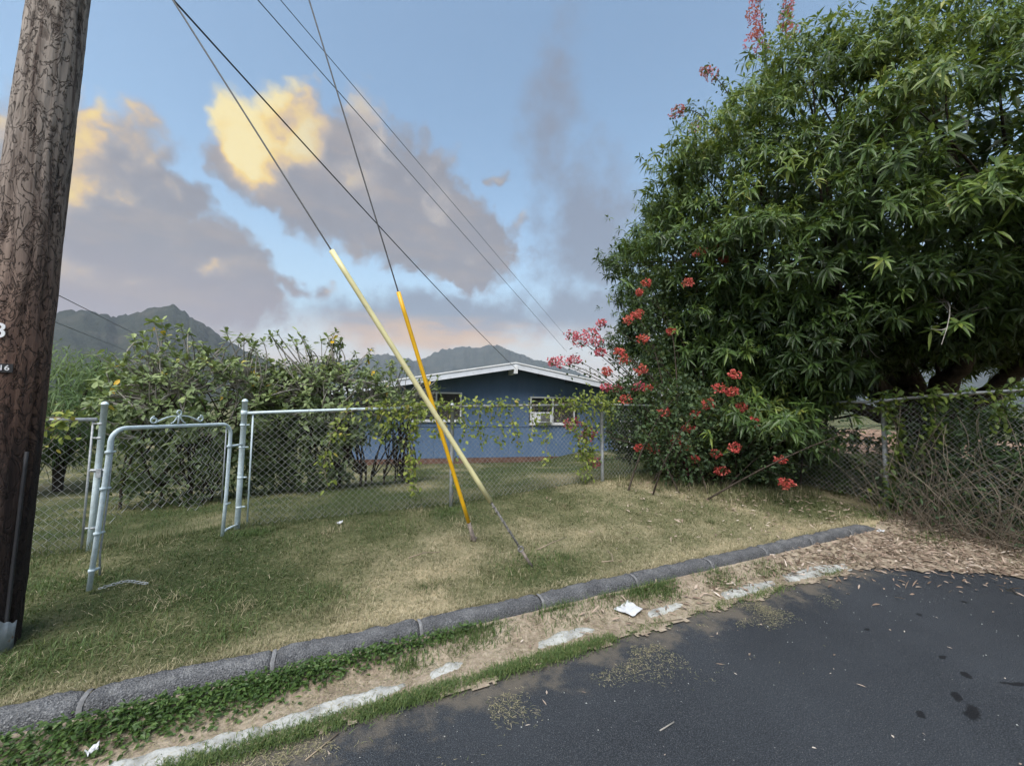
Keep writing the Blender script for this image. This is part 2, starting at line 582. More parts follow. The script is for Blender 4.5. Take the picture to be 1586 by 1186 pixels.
def m_kerb(t):
    tc = t.n('ShaderNodeTexCoord').outputs['Object']
    oi = t.n('ShaderNodeObjectInfo').outputs['Random']
    a = t.noise(tc, 9.0, 5.0, 0.6)
    b = t.noise(tc, 130.0, 3.0, 0.75)
    p = t.voro(tc, 130.0)
    sz = t.n('ShaderNodeSeparateXYZ', tc)
    c = t.ramp(t.m('ADD', t.m('MULTIPLY', a, 0.28), t.m('MULTIPLY', b, 0.72)),
               [(0.33, (0.028, 0.029, 0.032)), (0.46, (0.092, 0.095, 0.101)), (0.57, (0.175, 0.178, 0.185)), (0.70, (0.38, 0.38, 0.38))])
    c = t.mix(t.m('MULTIPLY', oi, 0.25), c, (0.08, 0.08, 0.085))
    # paler mottling towards the top
    top = t.m('MULTIPLY', t.step(sz.outputs[2], 0.115, 0.15), t.step(t.noise(tc, 12.0, 5.0, 0.65), 0.42, 0.62))
    c = t.mix(t.m('MULTIPLY', top, 0.5), c, (0.30, 0.30, 0.29))
    return pbsdf(t, c, 0.95, 0.15, 0.0, t.m('ADD', b, t.m('MULTIPLY', p, 0.8)), 0.9, 0.012)


def m_concrete(t):
    tc = t.n('ShaderNodeTexCoord').outputs['Object']
    a = t.noise(tc, 9.0, 6.0, 0.65)
    b = t.noise(tc, 90.0, 3.0, 0.6)
    c = t.mix(t.step(a, 0.35, 0.62), (0.24, 0.24, 0.225), (0.41, 0.415, 0.395))
    c = t.mix(t.m('MULTIPLY', t.step(b, 0.5, 0.75), 0.35), c, (0.22, 0.21, 0.19))
    return pbsdf(t, c, 0.9, 0.2, 0.0, b, 0.5, 0.006)


def m_pole(t):
    tc = t.n('ShaderNodeTexCoord').outputs['Object']
    s = t.n('ShaderNodeSeparateXYZ', tc)
    z = s.outputs[2]
    grain = t.noise(t.mapping(tc, (26, 26, 1.2)), 1.0, 6.0, 0.65, 0.4)
    # worm-like dark carving, longer than wide
    car = t.noise(t.mapping(tc, (15, 15, 6.5)), 1.0, 3.0, 0.6, 1.9)
    line = t.m('SUBTRACT', 1.0, t.step(t.m('ABSOLUTE', t.m('SUBTRACT', car, 0.52)), 0.0, 0.040))
    blot = t.step(t.noise(t.mapping(tc, (13, 13, 4.2)), 1.0, 4.0, 0.6, 0.9), 0.55, 0.66)
    up = t.step(z, 1.4, 3.4)
    wood = t.mix(up, (0.115, 0.062, 0.046), (0.205, 0.172, 0.148))
    wood = t.mix(t.step(grain, 0.35, 0.68), wood, t.mix(up, (0.175, 0.105, 0.075), (0.31, 0.268, 0.235)))
    wood = t.mix(t.step(grain, 0.50, 0.30), wood, (0.07, 0.05, 0.042))
    c = t.mix(t.m('MULTIPLY', line, 0.80), wood, (0.030, 0.022, 0.018))
    c = t.mix(t.m('MULTIPLY', blot, 0.62), c, (0.045, 0.03, 0.025))
    # creosoted butt
    low = t.m('SUBTRACT', 1.0, t.step(t.m('ADD', z, t.m('MULTIPLY', car, 0.6)), 1.25, 2.25))
    c = t.mix(t.m('MULTIPLY', low, 0.88), c, t.mix(t.step(grain, 0.45, 0.75), (0.013, 0.011, 0.012), (0.045, 0.03, 0.025)))
    h = t.m('SUBTRACT', t.m('MULTIPLY', grain, 0.8), t.m('ADD', line, t.m('MULTIPLY', blot, 0.5)))
    return pbsdf(t, c, 0.85, 0.25, 0.0, h, 0.8, 0.012)


def m_siding(t):
    tc = t.n('ShaderNodeTexCoord').outputs['Object']
    n = t.noise(t.mapping(tc, (3, 3, 0.7)), 1.0, 5.0, 0.6)
    c = t.mix(t.step(n, 0.3, 0.75), (0.090, 0.148, 0.250), (0.110, 0.172, 0.282))
    st = t.noise(t.mapping(tc, (9, 9, 0.5)), 1.0, 4.0, 0.6)
    c = t.mix(t.m('MULTIPLY', t.step(st, 0.58, 0.78), 0.15), c, (0.17, 0.21, 0.29))
    return pbsdf(t, c, 0.65, 0.3, 0.0, st, 0.1, 0.01)


def m_mountain(t):
    tc = t.n('ShaderNodeTexCoord').outputs['Object']
    n = t.noise(tc, 0.012, 8.0, 0.65)
    c = t.ramp(n, [(0.3, (0.018, 0.023, 0.015)), (0.5, (0.035, 0.040, 0.026)), (0.7, (0.065, 0.062, 0.045))])
    return pbsdf(t, c, 0.95, 0.05, 0.0, t.noise(tc, 0.03, 6.0, 0.7), 1.0, 25.0)


def m_dirt(t):
    tc = t.n('ShaderNodeTexCoord').outputs['Object']
    n = t.noise(tc, 1.6, 7.0, 0.7)
    c = t.ramp(n, [(0.3, (0.13, 0.085, 0.06)), (0.52, (0.26, 0.17, 0.12)), (0.7, (0.33, 0.25, 0.18))])
    return pbsdf(t, c, 0.95, 0.1, 0.0, n, 0.8, 0.2)


ASPHALT = material('asphalt', m_asphalt)
VERGE = material('verge_dirt', m_verge)
GROUND = material('lawn_soil', m_ground)
KERB = material('kerb_stone', m_kerb)
CONCRETE = material('old_concrete', m_concrete)
MORTAR = plain('mortar', (0.165, 0.166, 0.17), 0.9, 0.2, var=0.35, scale=40)
POLE = material('weathered_pole', m_pole)
SIDING = material('blue_siding', m_siding)
MOUNTAIN = material('mountain_scrub', m_mountain)
DIRT = material('red_dirt', m_dirt)
FENCE_PAINT = plain('pale_blue_paint', (0.58, 0.68, 0.72), 0.5, 0.4, var=0.15, scale=25, dirt=(0.42, 0.47, 0.48))
GALV = plain('galvanised_steel', (0.38, 0.40, 0.42), 0.55, 0.5, 0.35, var=0.3, scale=30, dirt=(0.22, 0.22, 0.21))
WIRE = plain('chain_link_wire', (0.36, 0.365, 0.355), 0.6, 0.4, 0.25, var=0.3, scale=3, dirt=(0.20, 0.17, 0.14))
RUST = plain('rusty_steel', (0.20, 0.17, 0.15), 0.8, 0.3, 0.2, var=0.5, scale=40, dirt=(0.12, 0.07, 0.04))
CABLE = plain('cable', (0.035, 0.035, 0.038), 0.6, 0.3, var=0.2)
STRAND = plain('steel_strand', (0.055, 0.057, 0.06), 0.6, 0.3, 0.0, var=0.3, scale=60)
GUARD_PALE = plain('pale_yellow_plastic', (0.62, 0.57, 0.31), 0.45, 0.4, var=0.12, scale=4, dirt=(0.42, 0.40, 0.26))
GUARD_ORANGE = plain('orange_yellow_plastic', (0.72, 0.40, 0.012), 0.4, 0.4, var=0.10, scale=4, dirt=(0.50, 0.30, 0.03))
WHITE = plain('white_paint', (0.72, 0.73, 0.74), 0.55, 0.4, var=0.10, scale=3)
TRIM = plain('pale_fascia_paint', (0.60, 0.63, 0.68), 0.55, 0.35, var=0.10, scale=2, dirt=(0.48, 0.50, 0.53))
ROOFING = plain('roof_cap_sheet', (0.36, 0.38, 0.41), 0.9, 0.2, var=0.2, scale=8)
SOFFIT = plain('dark_soffit', (0.075, 0.085, 0.11), 0.8, 0.2, var=0.2)
FOOTING = plain('red_footing', (0.145, 0.085, 0.066), 0.9, 0.15, var=0.35, scale=4)
PLATE = plain('black_plate', (0.02, 0.02, 0.022), 0.5, 0.4)
GLASS = material('window_glass', lambda t: pbsdf(t, (0.025, 0.028, 0.032), 0.08, 0.6))
SCREEN = plain('insect_screen', (0.06, 0.055, 0.05), 0.8, 0.2)
BARK = plain('dark_bark', (0.060, 0.048, 0.038), 0.95, 0.1, var=0.45, scale=10, bump=0.6)
TWIG = plain('grey_twig', (0.30, 0.28, 0.25), 0.9, 0.15, var=0.35, scale=9)
BRUSHTWIG = plain('brush_stem', (0.15, 0.125, 0.095), 0.9, 0.15, var=0.5, scale=5)
DRYTWIG = plain('dry_stem', (0.25, 0.20, 0.145), 0.9, 0.15, var=0.45, scale=5)
PAPER = plain('white_paper', (0.50, 0.51, 0.53), 0.8, 0.2, var=0.10, scale=18, dirt=(0.45, 0.44, 0.42))
GRIP = plain('weathered_strand', (0.22, 0.21, 0.20), 0.7, 0.3, 0.2, var=0.4, scale=60, dirt=(0.13, 0.10, 0.08))
SHEET = plain('grey_sheet_metal', (0.30, 0.33, 0.35), 0.5, 0.5, 0.5, var=0.3, scale=14, dirt=(0.22, 0.15, 0.10))

MANGO = leaf_mat('mango_leaf', [(0.0, (0.017, 0.032, 0.012)), (0.35, (0.043, 0.080, 0.020)), (0.62, (0.092, 0.152, 0.033)), (0.85, (0.185, 0.240, 0.048)), (1.0, (0.28, 0.29, 0.07))], 0.42, 0.25)
BOUG = leaf_mat('bougainvillea_leaf', [(0.0, (0.022, 0.042, 0.020)), (0.5, (0.055, 0.092, 0.038)), (0.85, (0.11, 0.135, 0.05)), (1.0, (0.19, 0.12, 0.07))], 0.55, 0.25)
PLUM = leaf_mat('shrub_leaf', [(0.0, (0.060, 0.085, 0.040)), (0.4, (0.130, 0.175, 0.075)), (0.75, (0.235, 0.295, 0.12)), (0.93, (0.33, 0.39, 0.15)), (1.0, (0.60, 0.38, 0.02))], 0.5, 0.25)
FEATHER = leaf_mat('feathery_leaf', [(0.0, (0.045, 0.075, 0.030)), (0.5, (0.085, 0.145, 0.050)), (1.0, (0.16, 0.225, 0.085))], 0.6, 0.3)
VINE = leaf_mat('vine_leaf', [(0.0, (0.060, 0.095, 0.020)), (0.45, (0.155, 0.20, 0.035)), (0.85, (0.28, 0.31, 0.055)), (1.0, (0.34, 0.27, 0.06))], 0.5, 0.3)
WEED = leaf_mat('weed_leaf', [(0.0, (0.026, 0.050, 0.015)), (0.5, (0.052, 0.100, 0.026)), (1.0, (0.105, 0.165, 0.042))], 0.5, 0.25)
GRASS = leaf_mat('grass_blade', [(0.0, (0.040, 0.070, 0.022)), (0.3, (0.098, 0.112, 0.048)), (0.55, (0.172, 0.170, 0.092)), (0.8, (0.32, 0.278, 0.170)), (1.0, (0.50, 0.43, 0.30))], 0.7, 0.2, 0.2)
LUSH = leaf_mat('lush_grass_blade', [(0.0, (0.042, 0.076, 0.022)), (0.6, (0.090, 0.140, 0.042)), (1.0, (0.20, 0.22, 0.08))], 0.6, 0.25)
DEAD = leaf_mat('dead_leaf', [(0.0, (0.07, 0.050, 0.038)), (0.4, (0.23, 0.165, 0.125)), (0.75, (0.40, 0.315, 0.255)), (1.0, (0.58, 0.50, 0.43))], 0.8, 0.1, 0.2)
CORAL = leaf_mat('coral_bract', [(0.0, (0.38, 0.045, 0.048)), (0.5, (0.58, 0.095, 0.088)), (1.0, (0.72, 0.25, 0.19))], 0.6, 0.3, 0.2)
PINK = leaf_mat('pink_bract', [(0.0, (0.46, 0.06, 0.12)), (0.5, (0.68, 0.14, 0.20)), (1.0, (0.80, 0.30, 0.34))], 0.6, 0.3, 0.2)
MAGENTA = leaf_mat('magenta_bract', [(0.0, (0.34, 0.02, 0.11)), (1.0, (0.58, 0.06, 0.21))], 0.6, 0.3, 0.2)

# ================================================================== the setting
FY = 2.43            # the fence line along the street
FX = 6.5             # the fence line across the dead end
fence_base = lambda x: np.interp(x, [-6, -2.4, -1.3, .94, 3.3, 5, 6.5, 12], [.10, .13, .20, .22, .38, .36, .28, .20])


def gz(x, y):
    x = np.asarray(x, float)
    y = np.asarray(y, float)
    fb = fence_base(x)
    lawn = .112 + (fb - .112) * sstep(y, .13, 2.43) + (fbm(x * 2.2, y * 2.2, 3) - .5) * .05 * sstep(y, .13, .5)
    t = np.clip((y - 2.43) / 8.2, 0, 1)
    back = fb + (-.66 - fb) * (t * .55 + .45 * t * t * (3 - 2 * t)) + (fbm(x * 1.3, y * 1.3, 9) - .5) * .06
    z = np.where(y > 2.43, back, lawn)
    road = -.16 + .21 * sstep(x, 6.6, 7.6)
    k = sstep(y, .02, .13)
    z = road * (1 - k) + z * k
    # the open field beyond the dead end
    e = sstep(x, 6.7, 9.0) * sstep(y, -8, 0.5)
    return z * (1 - .5 * e) + e * .05


def dryness(x, y):
    d = .43 + (fbm(x * .9, y * .9, 21) - .5) * 1.3 + (fbm(x * 4, y * 4, 33) - .5) * .5
    d = d + .55 * np.exp(-np.maximum(y - .12, 0) / .16) * (.5 + fbm(x * 2.5, y * 0 + 5, 41))
    d = d - .18 * sstep(y, 2.6, 4.0)
    d = d + .02 * sstep(x, 3.8, 5.6) * sstep(y, 2.4, 1.2)
    return np.clip(d, 0, 1)


def ground():
    far = np.array([30, 45, 70, 110, 180, 300, 500, 900, 1600, 2600, 3300.])
    xs = np.concatenate([-far[::-1], np.linspace(-20, -6, 40)[:-1], np.linspace(-6, 10, 321), np.linspace(10, 24, 40)[1:], far])
    ys = np.concatenate([-far[::-1], np.linspace(-20, -.2, 20)[:-1], np.linspace(-.2, 11, 225), np.linspace(11, 24, 30)[1:], far])
    X, Y = np.meshgrid(xs, ys)
    Z = gz(X, Y)
    V = np.stack([X, Y, Z], -1).reshape(-1, 3)
    nx = len(xs)
    i, j = np.meshgrid(np.arange(len(ys) - 1), np.arange(nx - 1), indexing='ij')
    a = (i * nx + j).ravel()
    me = np_mesh('ground', V, [np.stack([a, a + 1, a + 1 + nx, a + nx], -1)], {'dry': dryness(X, Y)}, True)
    o = link('ground', me, None, GROUND)
    tag(o, 'mown half dry lawn running from the kerb to the blue house', 'lawn', kind='structure')


ground()


def sheet(name, xs, ys, keep, z, mat, label, cat):
    X, Y = np.meshgrid(xs, ys)
    V = np.stack([X, Y, z(X, Y)], -1).reshape(-1, 3)
    nx = len(xs)
    i, j = np.meshgrid(np.arange(len(ys) - 1), np.arange(nx - 1), indexing='ij')
    cx, cy = (X[:-1, :-1] + X[1:, 1:]) / 2, (Y[:-1, :-1] + Y[1:, 1:]) / 2
    k = keep(cx, cy).ravel()
    a = (i * nx + j).ravel()[k]
    me = np_mesh(name, V, [np.stack([a, a + 1, a + 1 + nx, a + nx], -1)], None, True)
    me2 = link(name, me, None, mat)
    tag(me2, label, cat, kind='structure')
    return me2


sheet('road', np.concatenate([np.linspace(-60, -8, 14)[:-1], np.linspace(-8, 8, 129)]), np.concatenate([np.linspace(-9, -4, 8)[:-1], np.linspace(-4, .0, 33)]),
      lambda x, y: np.ones_like(x, bool), lambda x, y: 0 * x + (fbm(x * .8, y * .8, 5) - .5) * .006, ASPHALT, 'dark grey asphalt road ending at the overgrown fence', 'road')


def asphalt_edge(x):
    return np.interp(x, [-9, 2, 3.2, 4.1, 4.7, 5.25, 5.7, 6.2, 6.6], [-.40, -.40, -.41, -.46, -.72, -1.12, -1.9, -3.2, -9.0])


def verge_keep(x, y):
    return y > asphalt_edge(x) + (fbm(x * 7, y * 7, 61) - .5) * .20 + (fbm(x * 28, y * 28, 71) - .5) * .07


def verge_z(x, y):
    return .011 + (fbm(x * 5, y * 5, 81) - .5) * .012 + .07 * sstep(x, 5.4, 6.6) * sstep(y, -3, 0) + .052 * sstep(y, -.17, .01)


sheet('verge', np.linspace(-8, 4, 601), np.linspace(-.66, .06, 37), verge_keep, verge_z, VERGE, 'dirt gutter strip between the kerb and the asphalt', 'verge')
sheet('litter_ground', np.linspace(4, 7.7, 93), np.linspace(-6.0, .20, 156), verge_keep, lambda x, y: verge_z(x, y) + .001, VERGE,
      'bare ground under dead leaves at the end of the road', 'ground')

# concrete gutter showing through the dirt
gut = tag(empty('gutter', (0, -.28, 0)), 'broken strip of pale concrete gutter showing through the dirt', 'gutter', kind='structure')


def patch(pts, seed):
    """a worn slab whose uneven top dips under the dirt, so its outline is ragged"""
    P = np.array(pts)
    lo, hi = P.min(0) - .03, P.max(0) + .03
    xs, ys = np.arange(lo[0], hi[0], .0125), np.arange(lo[1], hi[1], .0125)
    X, Y = np.meshgrid(xs, ys)
    d = np.full(X.shape, 9.0)
    ins = np.zeros(X.shape, bool)
    for (x0, y0), (x1, y1) in zip(P, np.roll(P, -1, 0)):
        t = np.clip(((X - x0) * (x1 - x0) + (Y - y0) * (y1 - y0)) / ((x1 - x0) ** 2 + (y1 - y0) ** 2), 0, 1)
        d = np.minimum(d, np.hypot(X - x0 - t * (x1 - x0), Y - y0 - t * (y1 - y0)))
        ins ^= ((y0 > Y) != (y1 > Y)) & (X < (x1 - x0) * (Y - y0) / (y1 - y0 + 1e-12) + x0)
    sd = np.where(ins, d, -d)
    Z = verge_z(X, Y) + np.clip(sd * .40 + .001 + (fbm(X * 16, Y * 16, seed) - .5) * .016 + (fbm(X * 50, Y * 50, seed + 3) - .5) * .010, -.012, .0075)
    nx = len(xs)
    i, j = np.meshgrid(np.arange(len(ys) - 1), np.arange(nx - 1), indexing='ij')
    a = (i * nx + j).ravel()
    link('concrete_patch', np_mesh('concrete_patch', np.stack([X, Y, Z], -1).reshape(-1, 3), [np.stack([a, a + 1, a + 1 + nx, a + nx], -1)], None, True), gut, CONCRETE)


patch([(-2.6, -.37), (-1.9, -.36), (-1.2, -.37), (-.75, -.355), (-.75, -.27), (-1.2, -.25), (-1.9, -.24), (-2.6, -.25)], 1)
patch([(-.74, -.355), (-.45, -.34), (-.16, -.315), (-.06, -.27), (-.22, -.235), (-.5, -.245), (-.74, -.27)], 2)
patch([(.05, -.29), (.20, -.275), (.26, -.22), (.17, -.185), (.07, -.215)], 3)
patch([(.72, -.285), (.95, -.295), (1.16, -.26), (1.10, -.20), (.90, -.195), (.75, -.225)], 4)
patch([(1.62, -.285), (1.85, -.29), (2.02, -.25), (1.88, -.205), (1.66, -.22)], 5)
patch([(2.36, -.33), (2.62, -.345), (2.98, -.33), (3.04, -.265), (2.70, -.225), (2.40, -.25)], 6)
patch([(3.14, -.34), (3.55, -.375), (4.02, -.38), (4.10, -.30), (3.75, -.225), (3.25, -.23)], 7)

# ------------------------------------------------------------------ kerb: single stones and pale mortar joints
kerb = tag(empty('kerb', (0, .05, 0)), 'weathered dark stone kerb with pale mortar joints along the lawn', 'kerb', kind='structure')
JOINTS = [-7.0, -6.2, -5.45, -4.7, -3.9, -3.1, -2.28, -1.49, -.735, .06, .93, 1.80, 2.67, 3.45, 4.22, 5.0, 5.80]
prof = [(-.014, -.05), (-.010, .0), (-.004, .055), (.002, .098), (.011, .124), (.028, .141), (.055, .149), (.090, .152), (.122, .149), (.142, .138), (.148, .11), (.150, -.05)]
prof = [(y * .86 + .028, z * .87 if z > 0 else z) for y, z in prof]


def kerb_dip(x):
    return -.10 * sstep(x, 5.25, 5.85)


for a, b in zip(JOINTS[:-1], JOINTS[1:]):
    g = .0075
    xs = np.linspace(a + g, b - g, 34)
    V = []
    for x in xs:
        e = min(x - a - g, b - g - x)
        rd = .010 * max(0, 1 - e / .02)
        for y, z in prof:
            q = (fbm(x * 14, (y + z) * 14, 7) - .5) * .026 + (fbm(x * 45, (y - z) * 45, 9) - .5) * .013
            V.append((x, y + (rd if y < .08 else -rd) * .6 + q * .6, (z - rd * (z > .04)) + q * (z > 0) + (fbm(x * .9, 0, 14) - .5) * .02 + kerb_dip(x) * (z > 0)))
    n = len(prof)
    Q = [(i * n + j, (i + 1) * n + j, (i + 1) * n + j + 1, i * n + j + 1) for i in range(len(xs) - 1) for j in range(n - 1)]
    T = [(0, j, j + 1) for j in range(1, n - 1)] + [((len(xs) - 1) * n, (len(xs) - 1) * n + j + 1, (len(xs) - 1) * n + j) for j in range(1, n - 1)]
    MB().raw(V, T, Q).build('kerb_stone', KERB, kerb, smooth=True)
for a in JOINTS[1:-1]:
    V = []
    for x in (a - .0105, a - .004, a + .004, a + .0105):
        for y, z in prof:
            s = .972 if abs(x - a) < .008 else .955
            V.append((x + (fbm(z * 30, a * 9, 2) - .5) * .012, .09 + (y - .09) * s, z * s + (fbm(a * .9, 0, 14) - .5) * .02 + kerb_dip(a) * (z > 0)))
    n = len(prof)
    Q = [(i * n + j, (i + 1) * n + j, (i + 1) * n + j + 1, i * n + j + 1) for i in range(3) for j in range(n - 1)]
    MB().raw(V, (), Q).build('mortar_joint', MORTAR, kerb, smooth=True)

# ------------------------------------------------------------------ mountains
def mountain(name, prof_pts, r0, rr, r1, seed, label):
    az = np.arange(prof_pts[0][0], prof_pts[-1][0] + .01, .18)
    el = np.interp(az, [p[0] for p in prof_pts], [p[1] for p in prof_pts])
    el = el + (fbm(az * .7, az * 0 + seed, seed, 5) - .5) * .7
    rs = np.linspace(r0, r1, 46)
    A, Rr = np.meshgrid(np.radians(az), rs)
    rid = rr * (1 + (fbm(az * .35, az * 0, seed + 5) - .5) * .18)
    H = np.tan(np.radians(np.maximum(el, .2))) * rid
    t = (Rr - r0) / (rid[None] - r0)
    shape = np.where(t < 1, np.clip(t, 0, 1) ** 1.35, np.clip(1 - (Rr - rid[None]) / (r1 - rid[None]), 0, 1) ** .8)
    flute = np.abs(fbm(np.degrees(A) * .55 + (Rr / 600.0), Rr / 900.0, seed + 9, 5) - .5) * 2
    Z = H[None] * shape * (1 - .20 * (1 - flute) * np.clip(np.sin(np.pi * np.clip(t, 0, 1)), 0, 1)) - 1.0
    X, Y = Rr * np.sin(A), Rr * np.cos(A)
    V = np.stack([X, Y, Z], -1).reshape(-1, 3)
    nx = len(az)
    i, j = np.meshgrid(np.arange(len(rs) - 1), np.arange(nx - 1), indexing='ij')
    a = (i * nx + j).ravel()
    o = link(name, np_mesh(name, V, [np.stack([a, a + 1, a + 1 + nx, a + nx], -1)], None, True), None, MOUNTAIN)
    tag(o, label, 'mountain', kind='structure')
    return o


mountain('mountain', [(-70, 6.5), (-50, 8), (-34, 7.2), (-27, 7.9), (-24.5, 8.4), (-22.7, 9.1), (-20.5, 8.8), (-19, 9.3), (-17.5, 10.4), (-16, 10.7), (-14.2, 9.5), (-11.8, 8.0), (-9.2, 6.4), (-4.3, 3.9), (0, 2.4), (6, .4)],
         700, 1500, 2100, 4, 'dark scrubby mountain peak at the left behind the utility pole')
mountain('mountain', [(-12, 2.0), (-4, 4.8), (0, 5.6), (3.6, 6.2), (7.4, 7.1), (9, 6.5), (10.9, 6.3), (13, 7.1), (15.4, 8.0), (18.1, 8.5), (20, 8.4), (22.8, 8.9), (25, 8.3), (28.5, 6.9), (33.2, 5.5), (37.8, 3.7), (40.9, 2.7), (44.7, 1.4), (52, 2.4), (64, 4.5), (80, 6)],
         1600, 2600, 3100, 8, 'blue hazy mountain ridge behind the house roof')

# red-brown bank in the field beyond the dead end
th = np.linspace(0, 1, 40)
X, Y = np.meshgrid(np.linspace(13.5, 34, 60), np.linspace(-2, 15, 44))
Zb = gz(X, Y) - .05 + .75 * np.exp(-((X - 21) / 4.0) ** 2) * np.exp(-((Y - 6.5) / 4.5) ** 2) * (.7 + .6 * fbm(X * .6, Y * .6, 2)) - .06
nx = 60
i, j = np.meshgrid(np.arange(43), np.arange(59), indexing='ij')
a = (i * nx + j).ravel()
bank = link('dirt_bank', np_mesh('dirt_bank', np.stack([X, Y, Zb], -1).reshape(-1, 3), [np.stack([a, a + 1, a + 1 + nx, a + nx], -1)], None, True), None, DIRT)
tag(bank, 'bare red brown earth bank in the field beyond the fence', 'bank', kind='structure')

# ================================================================== house
HC = np.array([5.81, 11.28, 0])
HA = R(-12.0)
Hm = Matrix.Translation((5.81, 11.28, 0)) @ Matrix.Rotation(HA, 4, 'Z')
GZ = -.62
house = empty('house', (5.81, 11.28, GZ))
tag(house, 'low blue house with white fascia gable roof behind the fence', 'house')


def hbuild(mb, name, mat, parent=None, smooth=False):
    o = mb.build(name, mat, parent or house, smooth)
    me = o.data
    me.transform(Hm)
    return o


XL, XR, RX, PITCH, ZR = -5.6, 5.9, 0.02, .178, 3.02
zroof = lambda x: ZR - PITCH * abs(x - RX)
# walls: vertical boards above the rail, plain panels below, with real openings
WIN = [(-3.67, -1.82, .90, 1.96), (.84, 2.68, .80, 1.86), (4.58, 5.60, -.12, .95)]
mb = MB()
bw = .20
x = XL
while x < XR - 1e-3:
    x1 = min(x + bw, XR)
    segs = [(.72, None)]
    for (wa, wb, wz0, wz1) in WIN[:2]:
        if x1 > wa + .01 and x < wb - .01:
            segs = [(.72, wz0), (wz1, None)]
    if x1 > WIN[2][0] + .01 and x < WIN[2][1] - .01:
        segs = [(WIN[2][3], None)]
    for z0, z1 in segs:
        if z1 is not None and z1 - z0 < .02:
            continue
        ta, tb = (zroof(x) - .10, zroof(x1) - .10) if z1 is None else (z1, z1)
        g = .004
        V = [(x + g, 0, z0), (x1 - g, 0, z0), (x1 - g, 0, tb), (x + g, 0, ta), (x, .005, z0), (x1, .005, z0), (x1, .005, tb), (x, .005, ta)]
        mb.raw(V, Q=[(0, 1, 2, 3), (4, 0, 3, 7), (1, 5, 6, 2)])
    x = x1
hbuild(mb, 'board_siding', SIDING)
mb = MB()
for a, b in ((XL, -2.8), (-2.795, 0.0), (.005, 2.795), (2.80, 4.575), (5.605, XR)):
    mb.box((a, -.004, GZ + .16), (b, .02, .70))
mb.box((4.575, -.004, GZ + .16), (5.605, .02, -.125))
hbuild(mb, 'wall_panel', SIDING)
hbuild(MB().box((XL - .01, -.03, .690), (4.57, .014, .735)).box((5.61, -.03, .690), (XR + .01, .014, .735)), 'belt_rail', SIDING)
hbuild(MB().box((XL + .02, .0, GZ - .5), (XR - .02, .1, GZ + .165)), 'footing', FOOTING)
mb = MB()
mb.box((XL + .02, .025, GZ - .4), (XL + .10, 9, zroof(XL) - .15)).box((XR - .10, .025, GZ - .4), (XR - .02, 9, zroof(XR) - .15))
mb.box((XL + .02, 8.9, GZ - .4), (XR - .02, 9.0, 1.9))
hbuild(mb, 'side_wall', SIDING)
hbuild(MB().box((XL + .2, 2.6, GZ), (XR - .2, 2.7, 1.9)), 'inner_wall', SOFFIT)
OV, EAV = .95, .55
for s in (-1, 1):
    xe = (XL - EAV) if s < 0 else (XR + EAV)
    ze = zroof(xe)
    # roof plane
    V = [(RX, -OV + .03, ZR + .02), (xe, -OV + .03, ze + .02), (xe, 9.6, ze + .02), (RX, 9.6, ZR + .02), (RX, -OV + .03, ZR - .05), (xe, -OV + .03, ze - .05), (xe, 9.6, ze - .05), (RX, 9.6, ZR - .05)]
    ro = hbuild(MB().raw(V, Q=[(0, 3, 2, 1), (4, 5, 6, 7), (0, 1, 5, 4), (1, 2, 6, 5), (2, 3, 7, 6)]), 'roof_slope', ROOFING)
    # barge board and drip edge on the gable
    V = [(RX, -OV, ZR - .19), (xe, -OV, ze - .19), (xe, -OV, ze + .01), (RX, -OV, ZR + .01), (RX, -OV + .028, ZR - .19), (xe, -OV + .028, ze - .19), (xe, -OV + .028, ze + .01), (RX, -OV + .028, ZR + .01)]
    f = hbuild(MB().raw(V, Q=[(0, 1, 2, 3), (4, 7, 6, 5), (0, 4, 5, 1), (3, 2, 6, 7), (1, 5, 6, 2)]), 'fascia_board', TRIM)
    V = [(RX, -OV - .03, ZR + .012), (xe, -OV - .03, ze + .012), (xe, -OV - .03, ze + .055), (RX, -OV - .03, ZR + .055), (RX, -OV + .12, ZR + .022), (xe, -OV + .12, ze + .022), (xe, -OV + .12, ze + .058), (RX, -OV + .12, ZR + .058)]
    hbuild(MB().raw(V, Q=[(0, 1, 2, 3), (4, 7, 6, 5), (0, 4, 5, 1), (3, 2, 6, 7), (1, 5, 6, 2)]), 'drip_edge', WHITE)
    # open rafter tails carrying the overhang
    for k in range(1, 6):
        xx = RX + s * k * 1.15
        zz = zroof(xx)
        hbuild(MB().box((xx - .04, -OV + .035, zz - .17), (xx + .04, .0, zz - .06)), 'outlooker_beam', SOFFIT)
hbuild(MB().box((RX - .06, -OV - .05, ZR - .36), (RX + .06, .01, ZR - .06)), 'ridge_beam', WHITE)
for wi, (a, b, z0, z1) in enumerate(WIN):
    f = .055
    mb = MB()
    mb.box((a, -.045, z0), (b, .03, z0 + f)).box((a, -.045, z1 - f), (b, .03, z1)).box((a, -.043, z0 + f), (a + f, .03, z1 - f)).box((b - f, -.043, z0 + f), (b, .03, z1 - f))
    m = (a + b) / 2
    mb.box((m - f / 2, -.041, z0 + f), (m + f / 2, .028, z1 - f))
    w = hbuild(mb, 'window', WHITE)
    for q, (p0, p1) in enumerate(((a + f, m - f / 2), (m + f / 2, b - f))):
        zz0 = z0 + f + (.41 if (wi == 1 and q == 0) else 0)
        pn = MB().box((p0, -.005, zz0), (p1, .004, z1 - f))
        hbuild(pn, 'pane', SCREEN if q else GLASS, w)
        if q == 0:
            mb = MB()
            for z in np.arange(zz0 + .12, z1 - f - .05, .14):
                mb.box((p0, -.030, z), (p1, -.012, z + .012))
            hbuild(mb, 'jalousie_bars', GALV, w)
    hbuild(MB().box((a - .05, -.09, z0 - .04), (b + .05, .01, z0 - .002)), 'sill', WHITE, w)
